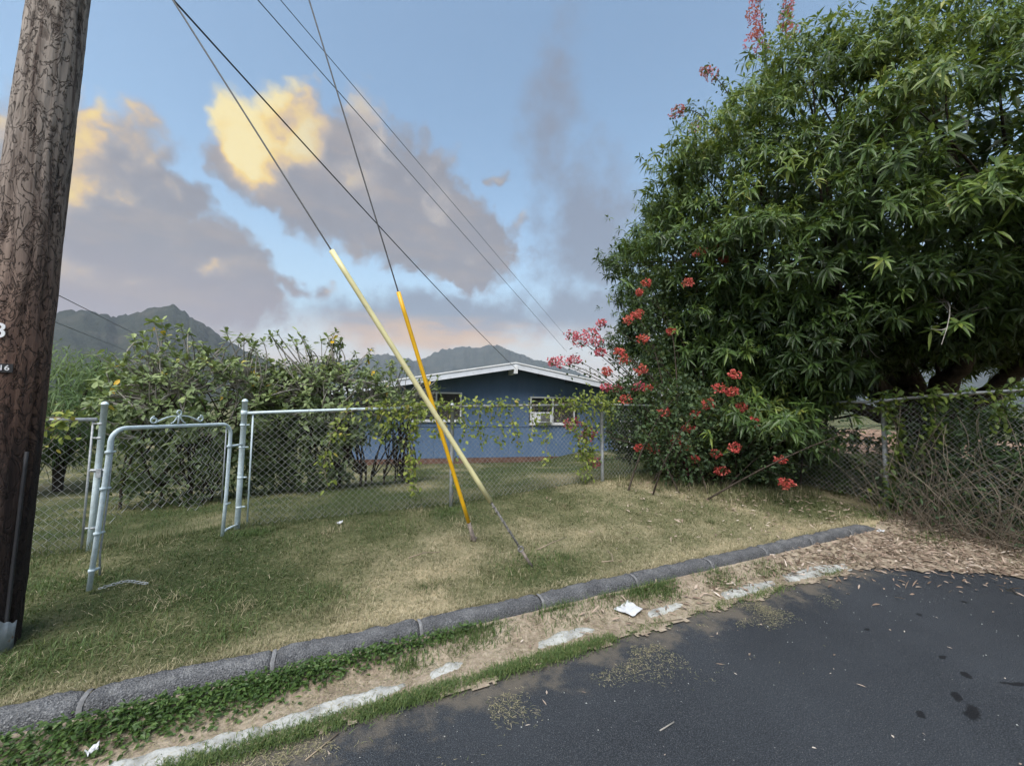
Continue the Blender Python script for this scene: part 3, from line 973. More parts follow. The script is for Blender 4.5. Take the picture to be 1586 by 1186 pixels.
# air conditioner standing in the lower half of the right window
ac = empty('air_conditioner', Hm @ Vector((1.4, -.1, .86)))
tag(ac, 'small white window air conditioner in the right window of the blue house', 'air conditioner')
hbuild(MB().box((1.10, -.26, .862), (1.66, .10, 1.258)), 'casing', WHITE, ac)
mb = MB()
for z in np.arange(.91, 1.215, .032):
    mb.box((1.19, -.272, z), (1.57, -.262, z + .016))
hbuild(mb, 'grille', SCREEN, ac)
mb = MB().box((1.155, -.278, .885), (1.185, -.262, 1.235)).box((1.58, -.278, .885), (1.61, -.262, 1.235)).box((1.185, -.278, .885), (1.58, -.262, .902)).box((1.185, -.278, 1.218), (1.58, -.262, 1.235))
hbuild(mb, 'grille_frame', TRIM, ac)
hbuild(MB().box((.90, -.02, .862), (1.095, .004, 1.262)), 'filler_panel', WHITE, ac)

# ================================================================== utility pole
paxis = lambda z: np.array([-2.23 + .024 * z, .80 + .012 * z, z])
prad = lambda z: .160 - .0082 * np.asarray(z, float)
pole = empty('utility_pole', (-2.23, .80, .1))
tag(pole, 'tall weathered wooden utility pole with carved dark streaks at the left', 'utility pole')
zs = np.concatenate([np.linspace(-.15, 5.5, 190), np.linspace(5.5, 11, 40)[1:]])
na = 72
an = np.linspace(0, 2 * np.pi, na, endpoint=False)
Zp, Ap = np.meshgrid(zs, an, indexing='ij')
rad = prad(Zp) + (fbm(Ap * 7, Zp * 1.1, 5) - .5) * .012 + (fbm(np.cos(Ap) * 5 + 9, Zp * 5 + np.sin(Ap) * 5, 15) - .5) * .010
for ca, cw, z0, z1 in ((3.95, .035, -.1, 2.0), (4.55, .03, 2.4, 6), (5.3, .028, .4, 3.4), (3.4, .03, 1.2, 4.6), (5.9, .03, 0, 11)):
    dd = np.abs((Ap - ca - (fbm(Zp * .9, Zp * 0, int(ca * 9)) - .5) * .22 + np.pi) % (2 * np.pi) - np.pi)
    rad = rad - .022 * np.clip(1 - dd / (cw * 1.6), 0, 1) * ((Zp > z0) & (Zp < z1))
V = np.stack([-2.23 + .024 * Zp + rad * np.cos(Ap), .80 + .012 * Zp + rad * np.sin(Ap), Zp], -1).reshape(-1, 3)
i, j = np.meshgrid(np.arange(len(zs) - 1), np.arange(na), indexing='ij')
k = (j + 1) % na
Q = np.stack([i * na + j, i * na + k, (i + 1) * na + k, (i + 1) * na + j], -1).reshape(-1, 4)
V = np.vstack([V, paxis(11.0)])
T = [((len(zs)) * na, (len(zs) - 1) * na + q, (len(zs) - 1) * na + (q + 1) % na) for q in range(na)]
link('shaft', np_mesh('shaft', V, [np.array(T), Q], None, True), pole, POLE)
# torn sheet-metal wrap at the butt
mb = MB()
aw = np.linspace(R(200), R(345), 40)
top = .33 - .06 * np.clip((aw - R(250)) / R(95), 0, 1) + (fbm(aw * 2.2, aw * 0, 4) - .5) * .10 + (fbm(aw * 9, aw * 0, 6) - .5) * .02
V = []
for aa, tt in zip(aw, top):
    for zz in (.05, tt * .6, tt):
        r = .172 + .012 * float(fbm(aa * 5, zz * 9, 3))
        c = paxis(zz)
        V.append((c[0] + r * math.cos(aa), c[1] + r * math.sin(aa), zz))
Q = [(i * 3 + j, i * 3 + 3 + j, i * 3 + 4 + j, i * 3 + 1 + j) for i in range(39) for j in range(2)]
mb.raw(V, Q=Q)
link_o = mb.build('metal_wrap', SHEET, pole, True)
sm = link_o.modifiers.new('thick', 'SOLIDIFY')
sm.thickness = .004
P = [paxis(z) + np.array([math.cos(R(332)) * (prad(z) + .008), math.sin(R(332)) * (prad(z) + .008), 0]) for z in np.linspace(.0, 1.2, 14)]
mb = MB().tube(P, .009, 6)
mb.build('ground_wire', CABLE, pole, True)


def pole_frame(z, off_deg):
    """a frame on the pole's face, off_deg round from the side that looks at the street"""
    c = paxis(z)
    a = math.atan2(-2.483 - c[1], -.523 - c[0]) + R(off_deg)
    n = Vector((math.cos(a), math.sin(a), 0))
    xdir = Vector((-n.y, n.x, 0))
    r = float(prad(z)) + .009
    return Matrix(((xdir.x, 0, n.x, c[0] + n.x * r), (xdir.y, 0, n.y, c[1] + n.y * r), (0, 1, 0, z), (0, 0, 0, 1)))


def pole_text(body, size, z, off, mat, ext=.0015, push=.0):
    cu = bpy.data.curves.new('number', 'FONT')
    cu.body = body
    cu.size = size
    cu.extrude = ext
    cu.offset = .0012 * size / .1
    cu.align_x = 'CENTER'
    cu.align_y = 'CENTER'
    tmp = bpy.data.objects.new('number', cu)
    me = bpy.data.meshes.new_from_object(tmp)
    bpy.data.objects.remove(tmp)
    me.materials.clear()
    me.materials.append(mat)
    o = bpy.data.objects.new('number', me)
    COL.objects.link(o)
    o.parent = pole
    M = pole_frame(z, off) @ Matrix.Translation((0, 0, push))
    o.matrix_parent_inverse = Matrix.Translation(-pole.location)
    o.matrix_basis = M
    return o


def pole_plate(name, w, h, z, off, mat):
    M = pole_frame(z, off)
    mb = MB().box((-w / 2, -h / 2, -.006), (w / 2, h / 2, .001), np.array(M))
    return mb.build(name, mat, pole)


pole_text('3', .115, 1.87, -21, WHITE, .003, .004)
pole_plate('tag_plate', .105, .048, 1.668, -17, PLATE)
pole_text('316', .040, 1.668, -13, WHITE, .0006, .003)

# ================================================================== guy wires and overhead lines
def guy(T_z, A, g0, g1, r_guard, gmat, label, rod):
    T = paxis(T_z)
    A = np.array(A, float)
    root = empty('guy_wire', A)
    tag(root, label, 'guy wire')
    p = lambda s: A + (T - A) * s
    MB().tube([p(g0 * .8), p((g0 + g1) / 2), p(1.0)], .0065, 6).build('wire_strand', STRAND, root, True)
    MB().tube([p(s) for s in np.linspace(g0, g1, 12)], r_guard, 14).build('guard_sleeve', gmat, root, True)
    return root, p


g1, p = guy(5.04, (1.12, .56, .12), .118, .512, .0205, GUARD_PALE, 'guy wire in a pale yellow plastic sleeve running down to a lawn anchor', True)
MB().tube([p(-.004), p(.030)], .013, 8).build('anchor_rod', RUST, g1, True)
ring = [p(.034) + .021 * (math.cos(q) * np.array([0.53, 0, .85]) + math.sin(q) * np.array([-.85, 0, .53])) for q in np.linspace(0, 2 * np.pi, 17)]
MB().tube(ring, .009, 7, cap=False).build('anchor_eye', GRIP, g1, True)
mb = MB()
for s in np.linspace(.042, .112, 60):
    pass
coil = [p(s) + .008 * np.array([math.cos(s * 1500), math.sin(s * 1500), 0]) for s in np.linspace(.040, .116, 260)]
mb.tube(coil, .0042, 5)
mb.tube([p(.036), p(.118)], .010, 6)
mb.build('wire_grip', GRIP, g1, True)
for s in (.066, .083, .100, .108):
    c = p(s)
    MB().tube([c + np.array([-.02, -.02, .012]), c + np.array([.022, .02, -.012])], .0065, 6).build('clamp_bolt', GRIP, g1)
g2, p = guy(8.44, (.84, 1.24, .16), .024, .284, .0190, GUARD_ORANGE, 'guy wire in an orange yellow plastic sleeve reaching the grass', False)
MB().tube([p(-.006), p(.004), p(.026)], [.012, .022, .018], 9).build('anchor_clamp', RUST, g2, True)
MB().tube([p(.004) + np.array([-.03, .0, .0]), p(.004) + np.array([.034, .01, 0])], .010, 7).build('clamp_bolt', RUST, g2)


def line(name, a, b, sag, r, mat, label, cat='cable', n=30, group=None):
    a, b = np.array(a, float), np.array(b, float)
    t = np.linspace(0, 1, n)[:, None]
    P = a + (b - a) * t
    P[:, 2] -= (4 * sag * t * (1 - t))[:, 0]
    o = MB().tube(P, r, 6).build(name, mat, None, True)
    tag(o, label, cat, group)
    return o


line('service_cable', paxis(4.70) + np.array([.1, .05, 0]), Hm @ Vector((RX, -OV - .06, ZR - .2)), .10, .0075, CABLE, 'black service cable dropping from the pole to the house gable')
line('overhead_line', (-17.9, -9.2, 12.0), (21.36, 31.16, 7.0), 0.0, .011, CABLE, 'lower of the two thin overhead lines crossing the sky towards the mountains', 'power line', 40)
line('overhead_line', (-17.9, -9.1, 12.05), (22.05, 30.8, 7.54), 0.0, .009, CABLE, 'upper of the two thin overhead lines crossing the sky towards the mountains', 'power line', 40)
line('telephone_line', (-8.22, 1.75, 5.52), (-25.2, 83.8, 9.9), 0.0, .020, CABLE, 'upper dark cable crossing the left mountain behind the pole', 'telephone line')
line('telephone_line', (-7.2, 1.3, 4.27), (-28.2, 85.3, 8.33), 0.0, .016, CABLE, 'lower dark cable crossing the left mountain behind the pole', 'telephone line')

# ================================================================== chain-link fences
def chain_mesh(a, b, z0, z1, aa=.0345, r=.0023):
    """a woven diamond mesh between ground points a and b; z0/z1: functions of the distance along it"""
    a, b = np.array(a, float), np.array(b, float)
    Ln = np.linalg.norm(b - a)
    u = (b - a) / Ln
    nrm = np.array([-u[1], u[0]])
    mb = MB()
    for kk in range(int(Ln / aa)):
        x0 = kk * aa
        lo, hi = z0(x0), z1(x0)
        m = int((hi - lo) / aa)
        if m < 2:
            continue
        i = np.arange(m + 1)
        par = (i + kk) % 2
        xx = x0 + par * aa
        zz = lo + i * ((hi - lo) / m)
        off = np.where(par == 0, .0016, -.0016)
        wob = (fbm(xx * 2.5, zz * 2.5, 77) - .5) * .035
        xx = xx + (fbm(xx * 3, zz * 3, 78) - .5) * .016
        P = np.stack([a[0] + u[0] * xx + nrm[0] * (off + wob), a[1] + u[1] * xx + nrm[1] * (off + wob), zz], -1)
        mb.tube(P, r, 3, cap=False)
    return mb


def dome_post(pts_lo, pts_hi, r, name, mat, parent):
    lo, hi = np.array(pts_lo, float), np.array(pts_hi, float)
    d = unit(hi - lo)
    P = [lo, lo + (hi - lo) * .5, hi, hi + d * .001, hi + d * .006, hi + d * r * .9, hi + d * r * 1.25]
    return MB().tube(P, [r, r, r, r * 1.18, r * 1.18, r * .8, r * .15], 14).build(name, mat, parent, True)


def band(parent, c, d, r, mat, name='tension_band', w=.018, ear=None):
    c = np.array(c, float)
    d = unit(d)
    mb = MB().tube([c - d * w / 2, c + d * w / 2], r, 12)
    if ear is not None:
        e = unit(np.array([*ear, 0.0]))
        mb.tube([c + e * r * .7, c + e * (r + .028)], .009, 6)
    return mb.build(name, mat, parent, True)


rail_z = lambda x: np.interp(x, [-6, -2.4, -1.25, -.26, .9, 3.28, 4.86, 6.5], [1.26, 1.32, 1.385, 1.43, 1.475, 1.535, 1.53, 1.56])
f1 = empty('chain_link_fence', (-1.3, FY, .2))
tag(f1, 'chain link fence with vines along its top rail in front of the house', 'fence')
P = [(x, FY, rail_z(x)) for x in np.linspace(-1.27, .35, 10)]
MB().tube(P, .016, 10).build('top_rail', FENCE_PAINT, f1, True)
P = [(x, FY, rail_z(x) - .0) for x in np.linspace(.352, 6.5, 30)]
MB().tube(P, .0155, 10).build('top_rail', GALV, f1, True)
dome_post((-1.31, FY, .05), (-1.297, FY, 1.50), .0255, 'gate_post', FENCE_PAINT, f1)
for x in (.93, 3.29):
    dome_post((x + .015, FY - .03, .0), (x, FY - .02, float(rail_z(x)) + .015), .026, 'line_post', GALV, f1)
dome_post((6.5, FY, .0), (6.5, FY, 1.62), .032, 'corner_post', GALV, f1)
mz0 = lambda s: float(fence_base(s - 1.25)) + .02
mz1 = lambda s: float(rail_z(s - 1.25)) - .012
tag(chain_mesh((-1.25, FY + .025), (6.47, FY + .025), mz0, mz1).build('woven_mesh', WIRE, f1, True), kind='stuff')
MB().tube([(-1.225, FY + .012, .26), (-1.222, FY + .012, 1.37)], .009, 6).build('tension_bar', FENCE_PAINT, f1, True)
for z in (.42, .72, 1.03, 1.26):
    band(f1, (-1.303, FY, z), (0, 0, 1), .0285, FENCE_PAINT, ear=(1, 0))
band(f1, (-1.30, FY, float(rail_z(-1.27))), (0, 0, 1), .029, FENCE_PAINT, 'rail_end_cup', .05, ear=(1, 0))
for x in np.linspace(-.7, 6.2, 15):
    if rng.random() < .8:
        c = np.array([x, FY, float(rail_z(x))])
        q = [c + .021 * np.array([0, math.cos(a), math.sin(a)]) for a in np.linspace(-1.2, 4.0, 9)] + [c + np.array([.01, .024, -.05])]
        MB().tube(q, .002, 4).build('tie_wire', GALV, f1)

f0 = empty('chain_link_fence', (-2.4, FY, .13))
tag(f0, 'short chain link fence between the utility pole and the gate opening', 'fence')
dome_post((-2.42, FY, .0), (-2.385, FY, 1.455), .0245, 'gate_post', FENCE_PAINT, f0)
MB().tube([(x, FY, rail_z(x) + .0) for x in np.linspace(-5.4, -2.43, 8)], .017, 9).build('top_rail', GALV, f0, True)
tag(chain_mesh((-5.4, FY + .03), (-2.47, FY + .03), lambda s: .12, lambda s: float(rail_z(s - 5.4)) - .01).build('woven_mesh', WIRE, f0, True), kind='stuff')
MB().tube([(-2.475, FY + .01, .16), (-2.46, FY + .01, 1.30)], .009, 6).build('tension_bar', GALV, f0, True)
for z in (.34, .85, 1.15, 1.28):
    band(f0, (-2.40, FY, z), (0, 0, 1), .028, GALV, ear=(-1, 0))
MB().box((-2.385, FY - .075, .80), (-2.35, FY - .035, .875)).tube([(-2.43, FY - .05, .865), (-2.33, FY - .05, .86)], .012, 7).build('latch', GALV, f0)
dome_post((-5.4, FY, .0), (-5.4, FY, 1.30), .026, 'line_post', GALV, f0)

f2 = empty('chain_link_fence', (FX, .3, .2))
tag(f2, 'overgrown chain link fence across the dead end of the road', 'fence')
rz2 = lambda y: np.interp(y, [-6, -.95, -.05, .3, 2.4], [1.78, 1.755, 1.69, 1.63, 1.58])
gz2 = lambda y: np.interp(y, [-6, -.9, .3, 2.4], [.02, .06, .24, .30])
MB().tube([(FX, y, rz2(y)) for y in np.linspace(2.40, -6.0, 30)], .019, 10).build('top_rail', GALV, f2, True)
for y in (.30, -2.3, -4.9):
    dome_post((FX, y, -.1), (FX, y, float(rz2(y)) + .02), .028, 'line_post', GALV, f2)
tag(chain_mesh((FX + .03, 2.38), (FX + .03, -5.0), lambda s: float(gz2(2.38 - s)) + .01, lambda s: float(rz2(2.38 - s)) - .012).build('woven_mesh', WIRE, f2, True), kind='stuff')

# ------------------------------------------------------------------ the gate, swung open towards the street
Ga, Gb = np.array([-1.965, 1.36]), np.array([-1.375, 2.25])
ug = (Gb - Ga) / np.linalg.norm(Gb - Ga)
Lg = float(np.linalg.norm(Gb - Ga))
ng = np.array([-ug[1], ug[0]])
gate = empty('gate', (Ga[0], Ga[1], .17))
tag(gate, 'open pale blue tubular gate with chain link infill and scroll top', 'gate')
gp = lambda s, z, o=0.0: np.array([Ga[0] + ug[0] * s + ng[0] * o, Ga[1] + ug[1] * s + ng[1] * o, z])
lean = lambda z: .06 * (z - .18)
P = [gp(-.03, .17), gp(0.0, .6), gp(.035, 1.16)]
P += [gp(.035 + .10 - .10 * math.cos(a), 1.19 + .10 * math.sin(a) * 1.0) for a in np.linspace(.1, math.pi / 2, 7)]
P += [gp(s, 1.29 - .012 * (s - .13)) for s in np.linspace(.25, Lg - .15, 6)]
P += [gp(Lg - .10 + .10 * math.sin(a), 1.18 + .10 * math.cos(a)) for a in np.linspace(.0, math.pi / 2 - .1, 7)]
P += [gp(Lg, 1.1), gp(Lg - .01, .6), gp(Lg - .03, .20)]
MB().tube(P, .0158, 12).build('tube_frame', FENCE_PAINT, gate, True)
mb = MB()
MBm = chain_mesh(Ga + ug * .07, Ga + ug * (Lg - .055), lambda s: .60 + .05 * math.sin(s * 7) + .03 * math.sin(s * 17), lambda s: 1.265, .037)
tag(MBm.build('woven_mesh', WIRE, gate, True), kind='stuff')
MB().tube([gp(.055, 1.25), gp(.045, .8), gp(.02, .40), gp(.028, .25)], .006, 6).build('tension_bar', GALV, gate, True)
MB().tube([gp(Lg - .05, 1.25), gp(Lg - .06, .52)], .006, 6).build('tension_bar', GALV, gate, True)
for z in (.30, .55, .86, 1.12):
    band(gate, gp(lean(z) - .03, z), (ug[0] * .06, ug[1] * .06, 1), .0195, FENCE_PAINT, ear=ug)
for z in (.25, .50, 1.06):
    band(gate, gp(Lg - .01, z), (0, 0, 1), .0195, FENCE_PAINT, 'hinge_clamp', .022, ear=ug)
for z in (.25, 1.06):
    a0 = gp(Lg, z)
    MB().tube([a0, a0 + (np.array([-1.303, FY, z]) - a0) * .5, (-1.303, FY - .03, z)], .011, 7).build('hinge_pin', FENCE_PAINT, gate, True)


def scroll(c, r0, turns, d0, sgn):
    q = []
    for t in np.linspace(0, 1, 26):
        rr = r0 * (1 - .55 * t)
        a = d0 + sgn * turns * 2 * math.pi * t
        q.append(gp(c[0] + rr * math.cos(a), c[1] + rr * math.sin(a)))
    return q


zt = 1.312
for s0, sg in ((Lg / 2 - .20, 1), (Lg / 2 + .20, -1)):
    MB().tube(scroll((s0, zt + .030), .030, 1.15, math.pi / 2, sg), .0055, 6).build('scroll', FENCE_PAINT, gate, True)
    q = [gp(s0 + sg * .01 + sg * x * .17, zt + .010 + .055 * math.sin(x * math.pi * .5) * (1 - .1 * x)) for x in np.linspace(0, 1, 9)]
    MB().tube(q, .0055, 6).build('scroll', FENCE_PAINT, gate, True)
    q = [gp(Lg / 2 - sg * .012 - sg * .05 * x, zt + .055 * (1 - x) ** 2 + .0) for x in np.linspace(0, 1, 8)]
    MB().tube(q, .005, 6).build('scroll', FENCE_PAINT, gate, True)
MB().tube(scroll((Lg / 2, zt + .088), .026, 1.0, -math.pi / 2, 1), .0055, 6).build('finial_ring', FENCE_PAINT, gate, True)
MB().tube([gp(Lg / 2, zt - .005), gp(Lg / 2, zt + .064)], .007, 7).build('finial_stem', FENCE_PAINT, gate, True)

# chain lying in the grass by the gate
mb = MB()
for q in range(15):
    t = q / 14
    c = np.array([-1.92 + .26 * t, 1.33 + .05 * math.sin(t * 4), 0])
    c[2] = float(gz(c[0], c[1])) + .035
    an_ = .25 + (q % 2) * 1.4
    ring = [c + .0085 * np.array([math.cos(a) * 1.4, math.sin(a) * math.cos(an_), math.sin(a) * math.sin(an_)]) for a in np.linspace(0, 2 * np.pi, 11)]
    mb.tube(ring, .0024, 5, cap=False)
tag(mb.build('chain', GALV), 'short pale steel chain lying in the grass at the foot of the gate', 'chain')

# ================================================================== big mango tree
tree = empty('mango_tree', (10.2, 1.1, 0))
tag(tree, 'huge dense dark green tree with long drooping leaves over the right fence', 'tree')
TC, TR = np.array([9.7, 1.85, 4.45]), np.array([4.5, 4.5, 3.75])


def bottom(x, y):
    """how low the crown hangs: nearly to the ground on the house side, clear of the fence by the road"""
    d = unit(np.stack([x - TC[0], y - TC[1]], -1))
    side = d @ np.array([-.93, .37])
    return 2.80 - 1.7 * sstep(side, .70, .95)


n = 640
ii = np.arange(n) + .5
ph = np.arccos(1 - 2 * ii / n)
tt = np.pi * (1 + 5 ** .5) * ii
S = np.stack([np.cos(tt) * np.sin(ph), np.sin(tt) * np.sin(ph), np.cos(ph)], -1) + rng.normal(0, .05, (n, 3))
S = unit(S)
lump = .82 + .34 * fbm(S[:, 0] * 2.6 + 5, S[:, 1] * 2.6 + S[:, 2] * 2.2, 3) + rng.normal(0, .04, n)
CC = TC + S * TR * lump[:, None]
CC[:, 2] = np.maximum(CC[:, 2], bottom(CC[:, 0], CC[:, 1]) + rng.uniform(-.45, .55, n))
eye = np.array([-.5, -2.5, 1.5])
face = np.einsum('ij,ij->i', unit(CC - TC), unit(eye - CC))
keep = (face > -.35) | (rng.random(n) < .45)
CC, S, face = CC[keep], S[keep], face[keep]
# boughs hanging over the bougainvillea on the house side
m = 84
hang = np.stack([rng.uniform(5.2, 6.9, m), rng.uniform(1.2, 3.1, m), rng.uniform(.9, 3.4, m)], -1)
CC = np.vstack([CC, hang])
S = np.vstack([S, unit(np.stack([rng.normal(-.7, .2, m), rng.normal(-.4, .2, m), rng.normal(.1, .2, m)], -1))])
face = np.concatenate([face, np.ones(m)])
parts = []
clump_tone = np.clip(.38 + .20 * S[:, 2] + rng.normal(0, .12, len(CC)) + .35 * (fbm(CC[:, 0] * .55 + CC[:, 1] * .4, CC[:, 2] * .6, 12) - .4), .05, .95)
Cs, Ax, To = [], [], []
for c, s, fa, to in zip(CC, S, face, clump_tone):
    m = int((52 if fa > -.1 else 16) * random.uniform(.7, 1.3))
    rx = random.uniform(.46, .78)
    d = rand_unit(m * 3)
    d = d[(d @ s > -.25) & (d[:, 2] > -.55)][:m]
    sc = np.array([rx, rx, rx * .58])
    Cs.append(c + d * sc * rng.uniform(.55, 1.05, (len(d), 1)))
    Ax.append(unit(d + s * .5 + np.array([0, 0, .35])))
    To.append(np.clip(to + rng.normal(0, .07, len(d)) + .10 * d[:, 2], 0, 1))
# loose sprigs that break the outline
m = 520
k_ = rng.integers(0, len(CC), m)
o_ = unit(CC[k_] - TC) + rng.normal(0, .35, (m, 3))
sp_ = CC[k_] + unit(o_) * rng.uniform(.55, 1.15, (m, 1))
sp_[:, 2] = np.maximum(sp_[:, 2], .8)
Cs.append(sp_)
Ax.append(unit(o_ + np.array([0, 0, .4])))
To.append(np.clip(.5 + rng.normal(0, .18, m), 0, 1))
Cs, Ax, To = np.concatenate(Cs), np.concatenate(Ax), np.concatenate(To)
near = np.linalg.norm(Cs - eye, axis=1) < 7.6
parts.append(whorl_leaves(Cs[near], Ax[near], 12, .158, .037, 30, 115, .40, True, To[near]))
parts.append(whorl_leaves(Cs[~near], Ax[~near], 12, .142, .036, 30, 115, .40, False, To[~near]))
# the inner, shaded foliage that closes the crown
m = 4600
d = rand_unit(m)
ci = TC + d * TR * (rng.uniform(.5, .92, (m, 1)))
ok = ci[:, 2] > bottom(ci[:, 0], ci[:, 1]) + .1
ci, d = ci[ok], d[ok]
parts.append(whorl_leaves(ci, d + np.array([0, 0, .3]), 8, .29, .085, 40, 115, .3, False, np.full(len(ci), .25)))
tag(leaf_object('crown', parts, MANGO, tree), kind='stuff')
NTREE = sum(len(p[1]) for p in parts)
# trunk, limbs and fine branches
mb = MB()
base = np.array([10.2, 1.1, -.2])
fork = np.array([10.0, 1.1, 1.35])
zz = np.linspace(0, 1, 8)
mb.tube([base + (fork - base) * t + np.array([.06 * math.sin(t * 5), .05 * math.cos(t * 4), 0]) for t in zz], np.interp(zz, [0, .12, 1], [.62, .44, .40]), 14)
limb_ends = []
for k, (ex, ey, ez, mr) in enumerate([(7.0, 1.2, 3.6, .21), (7.6, 3.3, 4.6, .22), (9.2, 4.8, 5.4, .2), (11.8, 3.4, 5.6, .2), (12.4, .6, 5.0, .2), (10.6, -1.4, 4.6, .2), (8.2, -1.0, 4.2, .2), (9.6, 1.6, 6.8, .24), (6.6, 2.6, 2.9, .15)]):
    e = np.array([ex, ey, ez])
    mid = fork * .55 + e * .45 + np.array([rng.normal(0, .3), rng.normal(0, .3), -.45 + rng.normal(0, .2)])
    Pq = bez(fork - np.array([0, 0, .15]), mid, e, 12)
    Pq[1:-1] += rng.normal(0, .05, (10, 3))
    mb.tube(Pq, np.linspace(mr, .06, 12), 9)
    limb_ends.append(Pq)
mb.build('trunk', BARK, tree, True)
mb = MB()
for c in CC[rng.permutation(len(CC))[:230]]:
    L_ = limb_ends[int(np.argmin([np.min(np.linalg.norm(q - c, axis=1)) for q in limb_ends]))]
    st = L_[max(3, int(np.argmin(np.linalg.norm(L_ - c, axis=1))) - 1)]
    Pq = bez(st, (st + c) / 2 + rng.normal(0, .35, 3), c, 7)
    mb.tube(Pq, np.linspace(.035, .008, 7), 5, cap=False)
mb.build('branches', BARK, tree, True)
# bare grey twigs hanging below the crown
mb = MB()
for (x, y, z) in ((6.9, .9, 2.75), (7.3, 1.5, 2.6), (6.6, -.3, 3.2), (6.5, 1.6, 2.9)):
    for q in range(5):
        s = np.array([x, y, z]) + rng.normal(0, .12, 3)
        e = s + np.array([rng.normal(-.25, .3), rng.normal(-.2, .3), rng.uniform(-.9, -.1)])
        Pq = bez(s, (s + e) / 2 + rng.normal(0, .15, 3), e, 7)
        mb.tube(Pq, np.linspace(.012, .003, 7), 5, cap=False)
        for r_ in range(3):
            b0 = Pq[rng.integers(1, 6)]
            e2 = b0 + rng.normal(0, .2, 3) + np.array([0, 0, -.1])
            mb.tube(bez(b0, (b0 + e2) / 2 + rng.normal(0, .05, 3), e2, 4), np.linspace(.006, .002, 4), 4, cap=False)
tag(mb.build('bare_twigs', TWIG, tree, True), kind='stuff')

# ================================================================== bougainvillea at the fence corner
boug = empty('bougainvillea', (5.0, 2.0, .3))
tag(boug, 'bougainvillea with coral and pink flowers spilling over the fence beside the big tree', 'bougainvillea')
FLOW = {
    'coral': [(5.37, 2.33, 4.24), (5.75, 2.25, 4.4), (5.12, 2.36, 3.74), (4.56, 2.74, 3.72), (4.41, 2.82, 3.57), (4.32, 2.78, 3.11), (4.22, 2.83, 3.06), (4.02, 2.85, 2.45),
              (4.08, 2.83, 2.32), (3.83, 2.96, 2.13), (4.29, 2.74, 2.15), (4.91, 1.59, 1.82), (4.98, 1.45, 1.70), (4.81, 1.76, 1.56), (4.74, 1.92, 1.37), (4.66, 1.97, 1.19),
              (4.93, 1.41, .96), (4.86, 1.68, .78), (4.66, 1.89, .70), (4.93, 1.66, .56), (5.34, 1.01, .82), (5.34, .92, .52), (4.31, 2.36, .82), (4.00, 2.36, .86), (5.21, 1.47, 1.47), (4.38, 2.20, 1.41), (4.60, 2.01, .91), (4.53, 2.76, 2.7), (4.03, 2.69, 1.6), (5.9, 2.26, 4.2), (5.2, 1.6, 2.0), (4.9, 2.55, 2.9), (4.3, 2.45, 1.85), (4.45, 2.1, 1.0), (5.2, 1.3, 1.3)],
    'pink': [(3.62, 3.13, 2.79), (3.78, 3.04, 2.97), (3.47, 3.21, 2.65), (3.37, 3.36, 2.75), (3.66, 3.01, 2.63), (3.23, 3.45, 2.29), (3.43, 3.35, 2.33), (3.13, 3.61, 2.30),
             (3.76, 2.90, 1.83), (3.93, 2.82, 1.81), (3.72, 2.99, 2.44), (3.25, 2.52, .65), (2.84, 2.55, 1.23), (4.20, 2.58, 1.83), (3.10, 2.50, 1.07)],
    'magenta': [(4.61, 1.91, .68), (4.53, 1.96, .52)],
    'top': [(8.03, 2.88, 10.83), (7.94, 2.93, 10.53), (8.05, 2.91, 10.16), (7.95, 2.97, 9.91), (8.17, 2.88, 9.72), (8.70, 2.57, 10.76), (8.63, 2.62, 10.39), (8.75, 2.58, 10.10),
            (7.17, 3.39, 9.09), (7.02, 3.45, 9.19), (6.53, 3.74, 8.27), (6.44, 3.78, 8.24), (6.71, 3.46, 7.75), (6.77, 3.26, 7.09), (8.0, 2.87, 11.1), (8.0, 2.92, 10.35), (8.03, 2.9, 10.0), (8.7, 2.54, 11.1), (8.67, 2.6, 10.58), (8.68, 2.62, 10.24)]}
mb = MB()
root = np.array([5.2, 1.95, .25])
stem_pts = []
mt = MB()
for lst in ('coral', 'pink', 'magenta'):
    for c in FLOW[lst]:
        c = np.array(c)
        b0 = root + rng.normal(0, .25, 3) * np.array([1.6, .6, 0])
        mid = (b0 + c) / 2 + np.array([rng.normal(.15, .2), rng.normal(.1, .2), .35 + .25 * max(0, c[2] - 1)])
        Pq = bez(b0, mid, c, 10)
        mb.tube(Pq, np.linspace(.016, .004, 10), 5, cap=False)
        stem_pts.append(Pq)
for a_, b_, c_ in (((8.33, 2.84, 8.4), (8.25, 2.8, 9.6), (7.98, 2.86, 11.4)), ((8.53, 2.74, 8.4), (8.45, 2.7, 9.8), (8.71, 2.52, 11.4)), ((7.68, 3.17, 8.2), (7.5, 3.3, 9.0), (7.0, 3.45, 9.2)), ((7.2, 3.3, 7.5), (6.9, 3.5, 8.5), (6.4, 3.79, 8.2))):
    Pq = bez(a_, b_, c_, 12)
    mt.tube(Pq, np.linspace(.014, .004, 12), 5, cap=False)
    stem_pts.append(Pq)
    stem_pts.append(Pq)
for q in range(46):
    b0 = root + rng.normal(0, .35, 3) * np.array([2.0, .8, 0])
    e = b0 + np.array([rng.normal(-.1, .7), rng.normal(-.35, .45), rng.uniform(.3, 1.5)])
    Pq = bez(b0, (b0 + e) / 2 + np.array([rng.normal(0, .2), rng.normal(0, .2), .4]), e, 8)
    mb.tube(Pq, np.linspace(.014, .003, 8), 5, cap=False)
    stem_pts.append(Pq)
mb.build('stems', BARK, boug, True)
mt.build('high_shoots', BARK, boug, True)
pp = []
for Pq in stem_pts:
    for p_ in Pq[2:]:
        pp.append(p_ + rng.normal(0, .07, (7, 3)))
